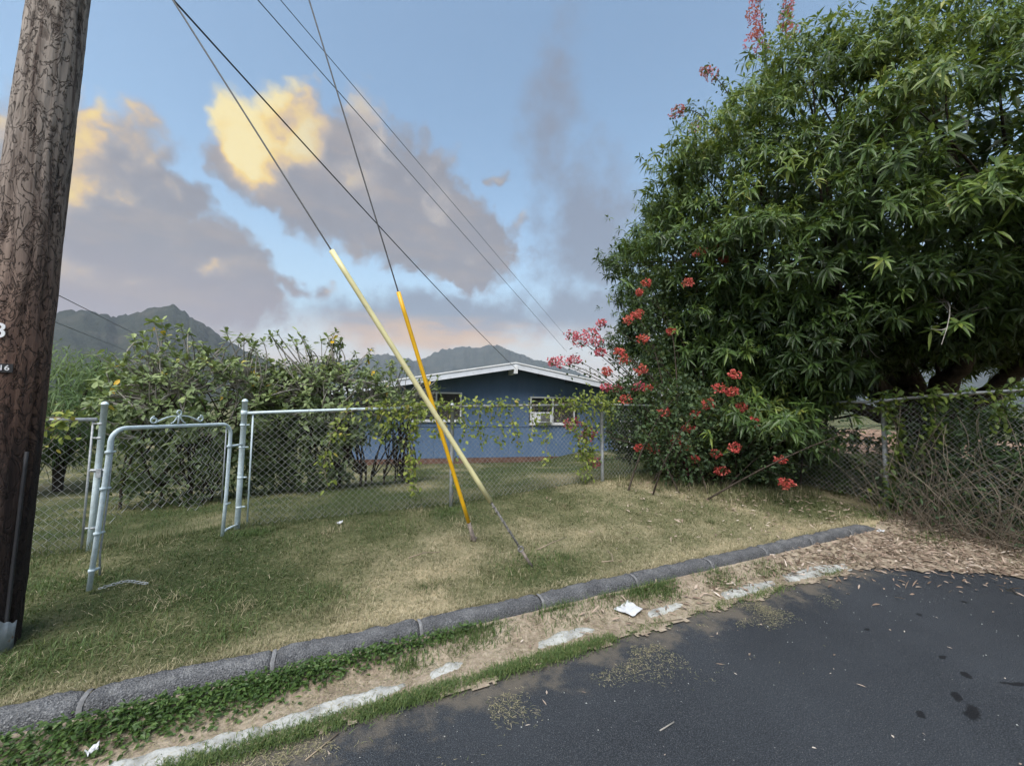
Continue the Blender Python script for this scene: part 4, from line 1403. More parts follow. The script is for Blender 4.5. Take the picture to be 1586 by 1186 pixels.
# the body of the shrub, and its curtain on the house side of the crown
m = 8200
u_ = rand_unit(m) * rng.uniform(.35, 1, (m, 1)) ** .5
u_ = u_ * (.62 + .75 * fbm(u_[:, 0] * 2.5 + 7, u_[:, 2] * 2.5 + u_[:, 1] * 2, 31))[:, None]
pp.append(np.array([4.95, 2.05, 1.10]) + u_ * np.array([1.35, .78, 1.05]))
m = 4200
u_ = rand_unit(m) * rng.uniform(.35, 1, (m, 1)) ** .5
pp.append(np.array([5.7, 1.75, 1.0]) + u_ * np.array([.85, .75, .85]))
m = 3600
u_ = rand_unit(m) * rng.uniform(.35, 1, (m, 1)) ** .5
pp.append(np.array([4.15, 2.75, 1.3]) + u_ * np.array([.55, .4, .75]))
m = 3600
pp.append(np.stack([rng.uniform(4.2, 6.0, m), 2.75 + rng.normal(0, .25, m), rng.uniform(1.2, 4.0, m)], -1))
pp = np.concatenate(pp)
pp = pp[pp[:, 2] > gz(pp[:, 0], pp[:, 1]) + .05]
nn = len(pp)
d_ = rand_unit(nn) + np.array([0, 0, -.25])
V_, T_, m_ = leaf_geo(pp, d_, rand_unit(nn) + np.array([0, 0, 1.2]), .068 * rng.uniform(.7, 1.3, nn), .042 * rng.uniform(.7, 1.3, nn), .1, .1, False)
r_ = np.clip(.42 + .35 * (fbm(pp[:, 0] * 2, pp[:, 2] * 2, 5) - .5) + rng.normal(0, .16, nn), 0, 1)
tag(leaf_object('foliage', [(V_, T_, np.repeat(r_, m_))], BOUG, boug), kind='stuff')


def bract_cluster(c, rad, mat, nb):
    c = np.array(c, float)
    u = rand_unit(nb) * rng.uniform(.3, 1, (nb, 1)) ** .6 * np.array([rad, rad, rad * .75])
    pb = c + u
    V, T, m = leaf_geo(np.repeat(pb, 3, 0), unit(np.repeat(u, 3, 0)) * .6 + rand_unit(nb * 3), rand_unit(nb * 3), .036 * rng.uniform(.8, 1.2, nb * 3), .030 * rng.uniform(.8, 1.2, nb * 3), 0.0, .22, False)
    r = np.clip(np.repeat(rng.uniform(0, 1, nb), 3) * .8 + rng.uniform(0, .2, nb * 3), 0, 1)
    return tag(leaf_object('flower_cluster', [(V, T, np.repeat(r, m))], mat, boug), kind='stuff')


for kind, mat, rad, nb in (('coral', CORAL, .086, 34), ('pink', PINK, .125, 52), ('magenta', MAGENTA, .085, 26), ('top', PINK, .145, 46)):
    for c in FLOW[kind]:
        c = np.array(c)
        if kind == 'coral':
            c = eye + (c - eye) * (.90 if c[2] > 1.9 else .955)
            c = c + np.array([rng.normal(0, .03), 0, rng.normal(0, .03)])
        bract_cluster(c, rad * random.uniform(.75, 1.3), mat if kind != 'top' or random.random() < .5 else CORAL, nb)

# ================================================================== shrubs behind the fence
def shrub(name, label, centre, rad, ztop, tips, shoots, cat='shrub', seed=1, leaf=(.118, .056), mat=PLUM, fill=900, tone=.56, low_x=99.0):
    cx, cy = centre
    zb = float(gz(cx, cy)) - .05
    o = empty(name, (cx, cy, zb))
    tag(o, label, cat)
    h = ztop - zb
    C_ = np.array([cx, cy, zb + h * .64])
    Rr = np.array([rad[0], rad[1], h * .36])
    d = rand_unit(tips)
    d[:, 2] = np.where(d[:, 2] < -.3, -d[:, 2], d[:, 2])
    tp = C_ + unit(d) * Rr * rng.uniform(.72, 1.06, (tips, 1)) * (.88 + .24 * fbm(d[:, 0] * 2 + seed, d[:, 1] * 2 + d[:, 2], seed))[:, None]
    ax = unit(d + np.array([0, 0, .8]))
    for s in shoots:
        tp = np.vstack([tp, s])
        ax = np.vstack([ax, (0, 0, 1)])
        for q in range(4):
            tp = np.vstack([tp, np.array(s) + np.array([rng.normal(0, .11), rng.normal(0, .11), rng.uniform(-.30, -.04)])])
            ax = np.vstack([ax, unit(np.array([rng.normal(0, .4), rng.normal(0, .4), 1.0]))])
    hubs = [np.array([cx, cy, zb + .25]) + rng.normal(0, .22, 3) * np.array([1.6, 1.2, .4]) for _ in range(7)]
    forks = []
    mb = MB()
    ms = MB()
    for hb in hubs:
        ms.tube(bez((hb[0], hb[1], zb - .1), hb + rng.normal(0, .05, 3), hb + (0, 0, .2), 5), np.linspace(.022, .018, 5), 6, cap=False)
        for q in range(4):
            e = C_ + rand_unit(1)[0] * Rr * .55
            e[2] = max(e[2], hb[2] + .25)
            Pq = bez(hb, (hb + e) / 2 + rng.normal(0, .2, 3), e, 7)
            ms.tube(Pq, np.linspace(.016, .010, 7), 5, cap=False)
            forks.append(Pq[-1])
            forks.append(Pq[4])
    forks = np.array(forks)
    for t_ in tp:
        k = np.argsort(np.linalg.norm(forks - t_, axis=1))[rng.integers(0, 3)]
        f_ = forks[k]
        Pq = bez(f_, (f_ + t_) / 2 + rng.normal(0, .16, 3) - np.array([0, 0, .12]), t_, 6)
        mb.tube(Pq, np.linspace(.018, .006, 6), 4, cap=False)
    tag(mb.build('branches', TWIG, o, True), kind='stuff')
    ms.build('stems', BARK, o, True)
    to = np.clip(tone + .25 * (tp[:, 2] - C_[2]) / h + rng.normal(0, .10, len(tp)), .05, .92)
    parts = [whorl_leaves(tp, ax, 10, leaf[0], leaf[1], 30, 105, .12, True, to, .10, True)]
    m = int(fill * .7)
    u = rand_unit(m) * rng.uniform(.35, .97, (m, 1)) ** .5
    q = C_ + u * Rr * np.array([1, 1, 1.05])
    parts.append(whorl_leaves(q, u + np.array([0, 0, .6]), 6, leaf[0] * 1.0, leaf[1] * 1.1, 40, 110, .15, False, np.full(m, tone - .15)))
    m2 = fill * 3 // 4
    u = rand_unit(m2) * rng.uniform(.3, .95, (m2, 1)) ** .5
    q = np.array([cx, cy + rad[1] * .15, zb + .65]) + u * np.array([rad[0] * 1.05, rad[1] * 1.0, .75])
    q = q[(q[:, 2] > zb + .06) & (q[:, 0] < low_x)]
    if len(q):
        parts.append(whorl_leaves(q, rand_unit(len(q)) + np.array([0, 0, .5]), 6, leaf[0], leaf[1], 40, 110, .15, False, np.clip(.02 + .25 * (q[:, 2] - zb) / h + rng.normal(0, .05, len(q)), 0, 1)))  # low leaves toned near black: shade under the canopy put into their colour
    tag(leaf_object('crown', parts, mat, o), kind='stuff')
    # a few yellowed leaves
    k = rng.permutation(len(tp))[:3]
    for kk in k:
        V, T, m = leaf_geo(tp[kk][None] + np.array([[0, -.06, -.03]]), np.array([[rng.normal(0, .4), -.4, -.8]]), np.array([[0, -1.0, .3]]), .12, .06, .05, .06, True)
        leaf_object('yellow_leaf', [(V, T, np.ones(len(V)))], PLUM, o)
    return o


shrub('shrub', 'spreading shrub with pale twigs and whorled leaves behind the open gate', (-2.30, 5.75), (1.55, 1.1), 2.42, 250,
      [(-3.04, 5.8, 2.80), (-2.75, 5.7, 2.72), (-3.2, 5.6, 2.55), (-2.1, 5.5, 2.66), (-1.72, 5.4, 2.60), (-3.5, 5.5, 2.2)], seed=3, fill=1000)
shrub('shrub', 'spreading shrub with upright leafy tips between the gate and the house', (-.45, 5.75), (1.42, 1.0), 2.36, 240,
      [(-1.05, 5.5, 2.78), (-.95, 5.6, 2.66), (-.55, 5.7, 2.74), (-.42, 5.68, 2.86), (-.30, 5.72, 2.72), (.25, 5.8, 2.6), (-1.35, 5.4, 2.70)], seed=5, fill=1000, low_x=-.05)
shrub('shrub', 'thin shrub in front of the left window of the blue house', (.95, 6.3), (.5, .5), 1.95, 40,
      [(.95, 6.1, 2.36), (1.35, 6.1, 2.25), (1.7, 6.2, 2.1), (.7, 6.1, 2.40)], low_x=-9.0, seed=8, fill=60)


def feather_tree(name, label, c, rad, ztop, n, L=.34, trunk=True):
    zb = float(gz(c[0], c[1]))
    o = empty(name, (c[0], c[1], zb))
    tag(o, label, 'tree')
    cz = zb + (ztop - zb) * .6
    Rr = np.array([rad, rad, (ztop - zb) * .42])
    d = rand_unit(n)
    p = np.array([c[0], c[1], cz]) + d * Rr * rng.uniform(.6, 1.05, (n, 1)) * (.8 + .4 * fbm(d[:, 0] * 3, d[:, 1] * 3 + d[:, 2] * 2, 6))[:, None]
    tag(leaf_object('crown', [whorl_leaves(p, d + np.array([0, 0, .5]), 9, L, L * .085, 40, 110, .55, False, np.clip(.5 + .3 * d[:, 2] + rng.normal(0, .1, n), 0, 1))], FEATHER, o), kind='stuff')
    mb = MB()
    for q in range(7):
        e = p[rng.integers(0, n)]
        mb.tube(bez((c[0], c[1], zb - .1), (c[0] + rng.normal(0, .1), c[1], zb + (ztop - zb) * .4), e, 8), np.linspace(.09, .015, 8), 6, cap=False)
    mb.build('trunk', BARK, o, True)


feather_tree('feathery_tree', 'light green feathery tree just right of the utility pole', (-6.2, 10.6), 1.55, 2.75, 900)
feather_tree('feathery_tree', 'dull green feathery tree behind the utility pole, lower left', (-7.6, 9.2), 1.5, 2.3, 600)
for k, (x, y, r_, zt_, lab) in enumerate([(-13.5, 15, 2.4, 3.4, 'far bushy tree hidden behind the utility pole'), (-20, 24, 3.0, 4.2, 'far tree past the left edge behind the utility pole'), (-9, 24, 2.6, 3.0, 'far dark round tree low behind the left shrub'), (-3, 30, 3.2, 3.4, 'far dark round tree behind the gap between the shrubs'), (19.5, 21, 2.6, 2.2, 'far low tree at the right end of the house'), (27, 17, 3.2, 3.6, 'far bushy tree in the field beyond the dead end'), (33, 8, 3.0, 3.2, 'far bushy tree behind the red earth bank')]):
    zb = float(gz(x, y))
    o = empty('distant_tree', (x, y, zb))
    tag(o, lab, 'tree', 'trees far beyond the yard')
    n = 420
    d = rand_unit(n)
    p = np.array([x, y, zb + (zt_ - zb) * .55]) + d * np.array([r_, r_, (zt_ - zb) * .45]) * rng.uniform(.5, 1.05, (n, 1)) * (.8 + .4 * fbm(d[:, 0] * 3, d[:, 1] * 3, k))[:, None]
    tag(leaf_object('crown', [whorl_leaves(p, d + np.array([0, 0, .5]), 9, .42, .16, 40, 110, .2, False, np.clip(.35 + .25 * d[:, 2] + rng.normal(0, .1, n), 0, 1))], MANGO, o), kind='stuff')
    mb = MB()
    mb.tube([(x, y, zb - .3), (x + .1, y, zb + 1.2), (x, y, zb + (zt_ - zb) * .6)], [.22, .16, .08], 7)
    mb.build('trunk', BARK, o, True)

# ================================================================== vines on the fence
def vine(label, strands, density, spread, tone, lsize=.052):
    density *= 2.4
    c0 = strands[0][0]
    o = empty('climbing_vine', (c0[0], c0[1], float(gz(c0[0], c0[1]))))
    tag(o, label, 'vine')
    mb = MB()
    pts = []
    for s in strands:
        s = np.array(s, float)
        seg = []
        for a, b in zip(s[:-1], s[1:]):
            m = max(3, int(np.linalg.norm(b - a) / .05))
            seg.append(a + (b - a) * np.linspace(0, 1, m)[:, None] + rng.normal(0, .012, (m, 3)))
        P = np.concatenate(seg)
        mb.tube(P, .0032, 4, cap=False)
        for p in P:
            k = rng.poisson(density)
            if k:
                pts.append(p + rng.normal(0, spread, (k, 3)) * np.array([1, .7, 1]))
    mb.build('stem', DRYTWIG, o)
    q = np.concatenate(pts)
    n = len(q)
    V, T, m = leaf_geo(q, rand_unit(n) + np.array([0, -.3, -.5]), rand_unit(n) * .6 + np.array([0, -.7, .8]), lsize * rng.uniform(.6, 1.4, n), lsize * .72 * rng.uniform(.6, 1.3, n), .12, .1, True)
    r = np.clip(tone + rng.normal(0, .2, n), 0, 1)
    tag(leaf_object('leaves', [(V, T, np.repeat(r, m))], VINE, o), kind='stuff')


Yv = FY - .03
rl = lambda x, dz=0.02: (x, Yv, float(rail_z(x)) + dz)
vine('yellow green vine hanging down the fence in one long strand right of the gate', [[rl(-.05), (-.3, Yv, 1.40), (-.48, Yv, 1.15), (-.52, Yv, .85), (-.50, Yv, .55)], [rl(-.3), (-.42, Yv, 1.3), (-.30, Yv, 1.1)]], 1.5, .045, .5)
vine('thick yellow green vine heaped over the rail left of the middle fence post', [[rl(-.1), rl(.3), rl(.95)], [rl(.35), (.38, Yv, 1.3), (.42, Yv, 1.05)], [rl(.5), (.47, Yv, 1.2), (.42, Yv, .8), (.44, Yv, .45)], [rl(.25), (.18, Yv, 1.25), (.05, Yv, 1.1)], [rl(.7), (.75, Yv, 1.3), (.72, Yv, 1.1)], [rl(.1), (.05, Yv, 1.3)], [rl(.85), (.87, Yv, 1.3)]], 3.2, .05, .55)
vine('yellow green vine trailing from the rail right of the guy wire sleeves', [[rl(.95), rl(1.4), rl(1.95)], [rl(1.05), (1.1, Yv, 1.3), (1.08, Yv, 1.05)], [rl(1.3), (1.28, Yv, 1.25), (1.35, Yv, 1.0)], [rl(1.55), (1.6, Yv, 1.2), (1.62, Yv, .9)], [rl(1.75), (1.78, Yv, 1.25), (1.9, Yv, .95)], [rl(1.45), (1.46, Yv, 1.3)]], 2.6, .055, .5)
vine('pale vine hanging sparsely down the mesh below the right house window', [[rl(1.95), rl(2.4), rl(2.7)], [rl(2.1), (2.12, Yv, 1.3), (2.05, Yv, 1.05)], [rl(2.35), (2.3, Yv, 1.15), (2.35, Yv, .8)], [rl(2.6), (2.55, Yv, 1.3)]], 1.8, .05, .5)
vine('dense yellow green vine covering the fence left of the galvanised post', [[rl(2.55), rl(2.9), rl(3.5)], [rl(2.75), (2.78, Yv, 1.2), (2.9, Yv, .8), (2.95, Yv, .5)], [rl(2.95), (3.0, Yv, 1.2), (3.02, Yv, .7), (3.0, Yv, .42)], [rl(3.15), (3.12, Yv, 1.1), (3.1, Yv, .6)], [rl(2.85, .1), (2.9, Yv, 1.66), (3.1, Yv, 1.68), (3.35, Yv, 1.6)], [rl(3.4), (3.45, Yv, 1.3)]], 3.6, .065, .45)
vine('sprig of yellow green vine on the short fence beside the utility pole', [[(-2.72, Yv, 1.32), (-2.68, Yv, 1.2), (-2.80, Yv, 1.0), (-2.9, Yv, .8)], [(-2.62, Yv, 1.36), (-2.75, Yv, 1.24)], [(-3.1, Yv, 1.3), (-2.8, Yv, 1.34), (-2.55, Yv, 1.32)]], 1.7, .045, .62)
vine('small weedy vine creeping up the middle fence post', [[(.93, Yv - .05, .25), (.97, Yv - .05, .6), (.95, Yv - .04, .9)]], .7, .03, .45, .04)
vine('green and yellow leaved vine at the post of the dead end fence', [[(FX - .06, .26, .2), (FX - .05, .20, .7), (FX - .06, .12, 1.1), (FX - .05, .25, 1.6)], [(FX - .05, .3, 1.62), (FX - .06, -.2, 1.70), (FX - .06, -.9, 1.72), (FX - .06, -1.5, 1.74)], [(FX - .06, -.2, 1.7), (FX - .08, -.25, 1.3), (FX - .1, -.1, 1.0)], [(FX - .06, -.8, 1.7), (FX - .1, -.75, 1.35)], [(FX - .05, .28, 1.6), (FX, .8, 1.62), (FX, 1.3, 1.6)]], 3.6, .07, .10, .070)

# dry tangle of stems over the dead-end fence
br = empty('brush', (6.3, -.6, .05))
tag(br, 'tangle of dry stems and weeds heaped against the dead end fence', 'brush')
mb = MB()
for q in range(330):
    y0 = rng.uniform(-2.6, .25)
    b0 = np.array([rng.uniform(5.9, 6.45) + .0, y0, .02])
    e = b0 + np.array([rng.normal(.0, .28), rng.normal(0, .5), rng.uniform(.15, 1.15)])
    mid = (b0 + e) / 2 + np.array([rng.normal(-.1, .15), rng.normal(0, .2), rng.uniform(.0, .5)])
    Pq = bez(b0, mid, e, 7)
    mb.tube(Pq, np.linspace(rng.uniform(.003, .006), .0015, 7), 3, cap=False)
for q in range(60):
    b0 = np.array([FX - .07, rng.uniform(-2, .3), rng.uniform(.9, 1.75)])
    e = b0 + np.array([rng.normal(-.1, .08), rng.normal(0, .25), rng.uniform(-1.1, -.3)])
    mb.tube(bez(b0, (b0 + e) / 2 + rng.normal(0, .1, 3), e, 6), .003, 3, cap=False)
mb.build('dry_stems', BRUSHTWIG, br)
m = 9000
q = np.stack([rng.uniform(6.0, 7.2, m), rng.uniform(-3.0, .25, m), rng.uniform(.03, 1.0, m) ** .9 * 1.6], -1)
q = q[(q[:, 0] > 6.62) | (q[:, 2] < .25 + 1.5 * fbm(q[:, 1] * 2, q[:, 0] * 2, 4) * (q[:, 0] - 5.85) / .5)]
n = len(q)
V, T, m = leaf_geo(q, rand_unit(n) + np.array([0, 0, .1]), rand_unit(n), .080 * rng.uniform(.5, 1.4, n), .030 * rng.uniform(.5, 1.4, n), .15, .1, False)
tag(leaf_object('weed_foliage', [(V, T, np.repeat(np.clip(.30 + rng.normal(0, .18, n), 0, 1), m))], BOUG, br), kind='stuff')

ug_ = empty('undergrowth', (7.6, -1.2, .05))
tag(ug_, 'dark leafy undergrowth behind the dead end fence under the big tree', 'undergrowth')
m = 2600
q = np.stack([rng.uniform(6.75, 8.6, m), rng.uniform(-4.5, .1, m), rng.uniform(0, 1, m)], -1)
q[:420] = np.stack([rng.uniform(6.7, 7.6, 420), rng.uniform(.3, 2.6, 420), rng.uniform(.0, .75, 420)], -1)
q[:, 2] = .05 + q[:, 2] * (1.1 + .8 * fbm(q[:, 0] * 1.5, q[:, 1] * 1.5, 6))
tag(leaf_object('foliage', [whorl_leaves(q, rand_unit(m) + np.array([0, 0, .6]), 7, .13, .055, 40, 110, .2, False, np.clip(.3 + rng.normal(0, .15, m), 0, 1))], MANGO, ug_), kind='stuff')
mb = MB()
for k in range(40):
    b0 = np.array([rng.uniform(6.8, 8.5), rng.uniform(-4.2, 0), 0.0])
    e = b0 + np.array([rng.normal(0, .3), rng.normal(0, .3), rng.uniform(.7, 1.6)])
    mb.tube(bez(b0, (b0 + e) / 2 + rng.normal(0, .12, 3), e, 6), np.linspace(.014, .004, 6), 5, cap=False)
mb.build('stems', BARK, ug_, True)

# ================================================================== small loose things
def crumpled(name, c, w, h, rot, mat, label, cat, bumpy=.012, group=None, n=6):
    s, t = np.meshgrid(np.linspace(-.5, .5, n), np.linspace(-.5, .5, n))
    sk = s * (1 - .35 * (.5 - t) * .8)
    X = sk * w * math.cos(rot) - t * h * math.sin(rot) + c[0]
    Y = sk * w * math.sin(rot) + t * h * math.cos(rot) + c[1]
    Z = c[2] + bumpy * (.3 + rng.uniform(0, 1, s.shape)) + .02 * np.clip(s, 0, 1)
    i, j = np.meshgrid(np.arange(n - 1), np.arange(n - 1), indexing='ij')
    a = (i * n + j).ravel()
    o = link(name, np_mesh(name, np.stack([X, Y, Z], -1).reshape(-1, 3), [np.stack([a, a + 1, a + 1 + n, a + n], -1)]), None, mat)
    sm = o.modifiers.new('thick', 'SOLIDIFY')
    sm.thickness = .003
    tag(o, label, cat, group)
    return o


crumpled('paper_scrap', (1.53, -.17, .022), .17, .145, .25, PAPER, 'flat white scrap of paper lying in the gutter', 'litter')
for (x, y, z, s, lab) in ((-.15, -.02, .02, .055, 'small crumpled white scrap among weeds at the foot of the kerb'), (-1.36, -.17, .02, .04, 'tiny white scrap in the gutter near the bottom left corner'),
                          (5.52, -.02, .05, .075, 'small white scrap by the end of the kerb near the fence'), (-.35, 2.15, .22, .06, 'small white scrap on the lawn in front of the fence')):
    crumpled('paper_scrap', (x, y, z), s, s * .8, random.uniform(0, 3), PAPER, lab, 'litter', .02)
for k, (pts, lab) in enumerate([([(1.62, .26, .20), (1.72, .24, .20), (1.78, .33, .215), (1.80, .42, .22)], 'pale curved twig on the lawn edge beside the kerb'),
                                ([(.15, .95, .21), (.28, .98, .225), (.42, .96, .215)], 'pale straight twig on the lawn left of the guy anchors'),
                                ([(1.20, .62, .24), (1.40, .70, .25), (1.62, .80, .24)], 'dry twig beside the lower end of the pale guy wire'),
                                ([(1.55, -.36, .02), (1.80, -.41, .02)], 'thin dry stick on the asphalt edge below the paper scrap'),
                                ([(-.55, -.55, .006), (-.42, -.46, .008)], 'thin pale stick on the asphalt at the bottom left'),
                                ([(.93, -1.05, .008), (1.03, -1.04, .008)], 'short pale stick in the middle of the asphalt')]):
    o = MB().tube(pts, np.linspace(.006, .003, len(pts)) if k < 3 else .003, 5).build('twig', DRYTWIG if k != 5 else TWIG, None, True)
    tag(o, lab, 'twig')

# ================================================================== grass, weeds, dead leaves (uncountable)
def blades(p, L, W, tilt, r):
    n = len(p)
    ph = rng.uniform(0, 2 * np.pi, n)
    d = np.stack([np.cos(ph) * np.sin(tilt), np.sin(ph) * np.sin(tilt), np.cos(tilt)], -1)
    s = np.stack([-np.sin(ph), np.cos(ph), np.zeros(n)], -1)
    mid = p + d * (L * .55)[:, None]
    tip = p + d * L[:, None] + np.stack([np.cos(ph), np.sin(ph), -.6 * np.ones(n)], -1) * (L * .25)[:, None]
    V = np.stack([p - s * W[:, None] / 2, p + s * W[:, None] / 2, mid + s * W[:, None] * .4, mid - s * W[:, None] * .4, tip], 1).reshape(-1, 3)
    T = (np.array([(0, 1, 2), (0, 2, 3), (3, 2, 4)])[None] + np.arange(n)[:, None, None] * 5).reshape(-1, 3)
    return V, T, np.repeat(r, 5)


cam_p = np.array([-.523, -2.483])
# near lawn
N = 420000
x, y = rng.uniform(-5.5, 6.4, N), rng.uniform(.145, 2.6, N)
dist = np.hypot(x - cam_p[0], y - cam_p[1])
k = rng.random(N) < np.clip((2.9 / dist) ** 1.5, 0, 1) * (.25 + 1.1 * fbm(x * 5, y * 5, 51))
x, y, dist = x[k], y[k], dist[k]
n = len(x)
dr = dryness(x, y)
p = np.stack([x, y, gz(x, y) - .004], -1)
L = rng.uniform(.012, .042, n) * (.55 + 1.1 * fbm(x * 6, y * 6, 91)) * (1 + .7 * sstep(x, 4, 5.5)) * (1 + .8 * (rng.random(n) < .04))
W = .0030 * (.6 + dist / 5)
A = [blades(p, L, W, np.abs(rng.normal(.85, .38, n)), np.clip(dr * .85 + rng.normal(0, .16, n), 0, 1))]
# dry fringe leaning over the kerb
n = 16000
x = rng.uniform(-3.0, 5.6, n)
y = .15 + np.abs(rng.normal(0, .05, n))
p = np.stack([x, y, np.full(n, .100) + kerb_dip(x) * .6], -1)
A.append(blades(p, rng.uniform(.02, .055, n), .0032 * np.ones(n), np.abs(rng.normal(.6, .3, n)), np.clip(.78 + .3 * (fbm(x * 3, y * 0, 43) - .5) + rng.normal(0, .14, n), 0, 1)))
# yard behind the fence
N = 120000
x, y = rng.uniform(-4.5, 9.5, N), rng.uniform(2.45, 10.8, N)
dist = np.hypot(x - cam_p[0], y - cam_p[1])
k = rng.random(N) < np.clip((6.5 / dist) ** 2, 0, 1)
x, y, dist = x[k], y[k], dist[k]
n = len(x)
p = np.stack([x, y, gz(x, y) - .01], -1)
A.append(blades(p, rng.uniform(.04, .10, n), .0028 * (.6 + dist / 5), np.abs(rng.normal(.8, .35, n)), np.clip(dryness(x, y) * .85 - .02 + rng.normal(0, .14, n), 0, 1)))
# long rough grass under the bougainvillea and along the fences
n = 9000
x, y = rng.uniform(3.4, 6.5, n), rng.uniform(1.0, 2.5, n)
k = rng.random(n) < sstep(x + (y - 1) * .8, 4.0, 5.4)
x, y = x[k], y[k]
p = np.stack([x, y, gz(x, y) - .01], -1)
n = len(x)
A.append(blades(p, rng.uniform(.07, .24, n), .0045 * np.ones(n), np.abs(rng.normal(.5, .3, n)), np.clip(.45 + rng.normal(0, .22, n), 0, 1)))
n = 6000
x, y = rng.uniform(-5, 6.4, n), rng.normal(2.43, .10, n)
k = rng.random(n) < fbm(x * 2, x * 0, 55) * 1.1
x, y = x[k], y[k]
n = len(x)
A.append(blades(np.stack([x, y, gz(x, y) - .01], -1), rng.uniform(.06, .19, n), .0042 * np.ones(n), np.abs(rng.normal(.45, .3, n)), np.clip(.30 + rng.normal(0, .2, n), 0, 1)))
# rough clumps the mower missed
for q in range(95):
    cx, cy = rng.uniform(-3.2, 5.2), rng.uniform(.25, 2.4)
    m = int(rng.uniform(30, 130))
    s = rng.uniform(.03, .10)
    x, y = rng.normal(cx, s, m), np.maximum(rng.normal(cy, s, m), .17)
    A.append(blades(np.stack([x, y, gz(x, y) - .004], -1), rng.uniform(.025, .095, m), .0034 * np.ones(m), np.abs(rng.normal(.65, .35, m)), np.clip(rng.uniform(.12, .85) + rng.normal(0, .12, m), 0, 1)))
# cut straw lying on the turf
n = 7000
x, y = rng.uniform(-3.5, 6.0, n), rng.uniform(.16, 2.4, n)
k = rng.random(n) < fbm(x * 2.2, y * 2.2, 141) * 1.2
x, y = x[k], y[k]
n = len(x)
A.append(blades(np.stack([x, y, gz(x, y) + rng.uniform(.012, .03, n)], -1), rng.uniform(.02, .06, n), .0024 * np.ones(n), np.abs(rng.normal(1.4, .15, n)), np.clip(.85 + rng.normal(0, .12, n), 0, 1)))
# field beyond the dead end
n = 16000
x, y = rng.uniform(6.6, 15, n), rng.uniform(-1, 7, n)
A.append(blades(np.stack([x, y, gz(x, y) - .01], -1), rng.uniform(.08, .30, n), .009 * np.ones(n), np.abs(rng.normal(.5, .3, n)), np.clip(.38 + rng.normal(0, .2, n), 0, 1)))
o = leaf_object('lawn_grass', A, GRASS)
tag(o, 'short patchy green and straw coloured grass on the lawn', 'grass', kind='stuff')

# green tufts: gutter joint and scattered
B = []
x = np.concatenate([rng.uniform(-1.35, 1.22, 15000), rng.uniform(2.3, 3.9, 1600), rng.uniform(1.2, 2.3, 900)])
y = -.385 + rng.normal(0, .022, len(x)) * (1 + .6 * fbm(x * 3, x * 0, 5))
k = rng.random(len(x)) < np.clip(fbm(x * 4, x * 0 + 2, 15) * 3.2 - .95, 0, 1)
x, y = x[k], y[k]
n = len(x)
B.append(blades(np.stack([x, y, np.full(n, .008)], -1), rng.uniform(.014, .042, n), .0036 * np.ones(n), np.abs(rng.normal(.6, .35, n)), np.clip(.5 + rng.normal(0, .22, n), 0, 1)))
for (cx, cy, s, m) in ((1.95, -.06, .10, 900), (1.72, -.05, .06, 350), (.25, -.05, .10, 500), (.45, -.06, .10, 400), (-.05, -.14, .05, 200), (2.6, -.10, .12, 420), (3.2, -.12, .12, 320), (1.02, -.04, .12, 420), (1.45, -.04, .1, 260), (1.25, .66, .20, 520), (1.0, .55, .16, 260), (-1.2, 2.2, .12, 900),
                       (-2.0, .45, .22, 700), (-1.6, .55, .2, 400), (-1.3, .95, .2, 300), (-.55, .65, .18, 300), (.2, 1.9, .25, 300), (-1.05, .4, .12, 300), (2.6, 1.5, .3, 300), (3.8, 1.2, .3, 300), (-.9, 1.8, .3, 300), (6.0, .25, .25, 700), (5.9, -.35, .2, 500), (6.1, -1.2, .3, 700), (-2.5, 1.6, .3, 1200), (-2.9, 2.0, .3, 900), (.9, 2.2, .15, 500)):
    x, y = rng.normal(cx, s, m), rng.normal(cy, s * .6, m)
    if cy < .1:
        y = np.minimum(y, -.015)
    z = np.where(y > .13, gz(x, y), verge_z(x, y)) - .004
    B.append(blades(np.stack([x, y, z], -1), rng.uniform(.03, .085, m), .0040 * np.ones(m), np.abs(rng.normal(.6, .35, m)), np.clip(.40 + rng.normal(0, .22, m), 0, 1)))
tag(leaf_object('grass_tufts', B, LUSH), 'fresh green grass tufts growing in the gutter joint and lawn', 'grass', kind='stuff')

# broad-leaved weeds along the foot of the kerb
n = 3800
x = -1.0 + rng.normal(0, .62, n)
x = np.concatenate([x, rng.uniform(-2.4, .2, 900)])
wide = np.interp(x, [-2.2, -1.2, -.5, .1, .5], [.20, .17, .10, .06, .02])
y = -.012 - np.abs(rng.normal(0, 1, len(x))) * wide * .5
k = (x < .45) & (y > -.26)
x, y = x[k], y[k]
n = len(x)
p = np.stack([x, y, verge_z(x, y) + .002 + rng.uniform(0, 1, n) * np.clip(.055 - np.abs(y) * .22, .008, 1)], -1)
V, T, m = leaf_geo(p, rand_unit(n) * np.array([1, 1, .3]) + np.array([0, -.35, .45]), rand_unit(n) * .5 + np.array([0, -.2, 1.0]), rng.uniform(.018, .042, n), rng.uniform(.009, .018, n), .25, .12, True)
tag(leaf_object('broadleaf_weeds', [(V, T, np.repeat(np.clip(.5 + rng.normal(0, .22, n), 0, 1), m))], WEED), 'low broad leaved green weeds along the foot of the kerb', 'weeds', kind='stuff')

# dead leaves
def dead(x, y, z, n):
    p = np.stack([x, y, z], -1)
    d = rand_unit(n) * np.array([1, 1, .22])
    return leaf_geo(p, d, rand_unit(n) * .55 + np.array([0, 0, 1.0]), rng.uniform(.028, .092, n), rng.uniform(.008, .020, n), .05 * rng.normal(0, 1.5, n), .22, True)


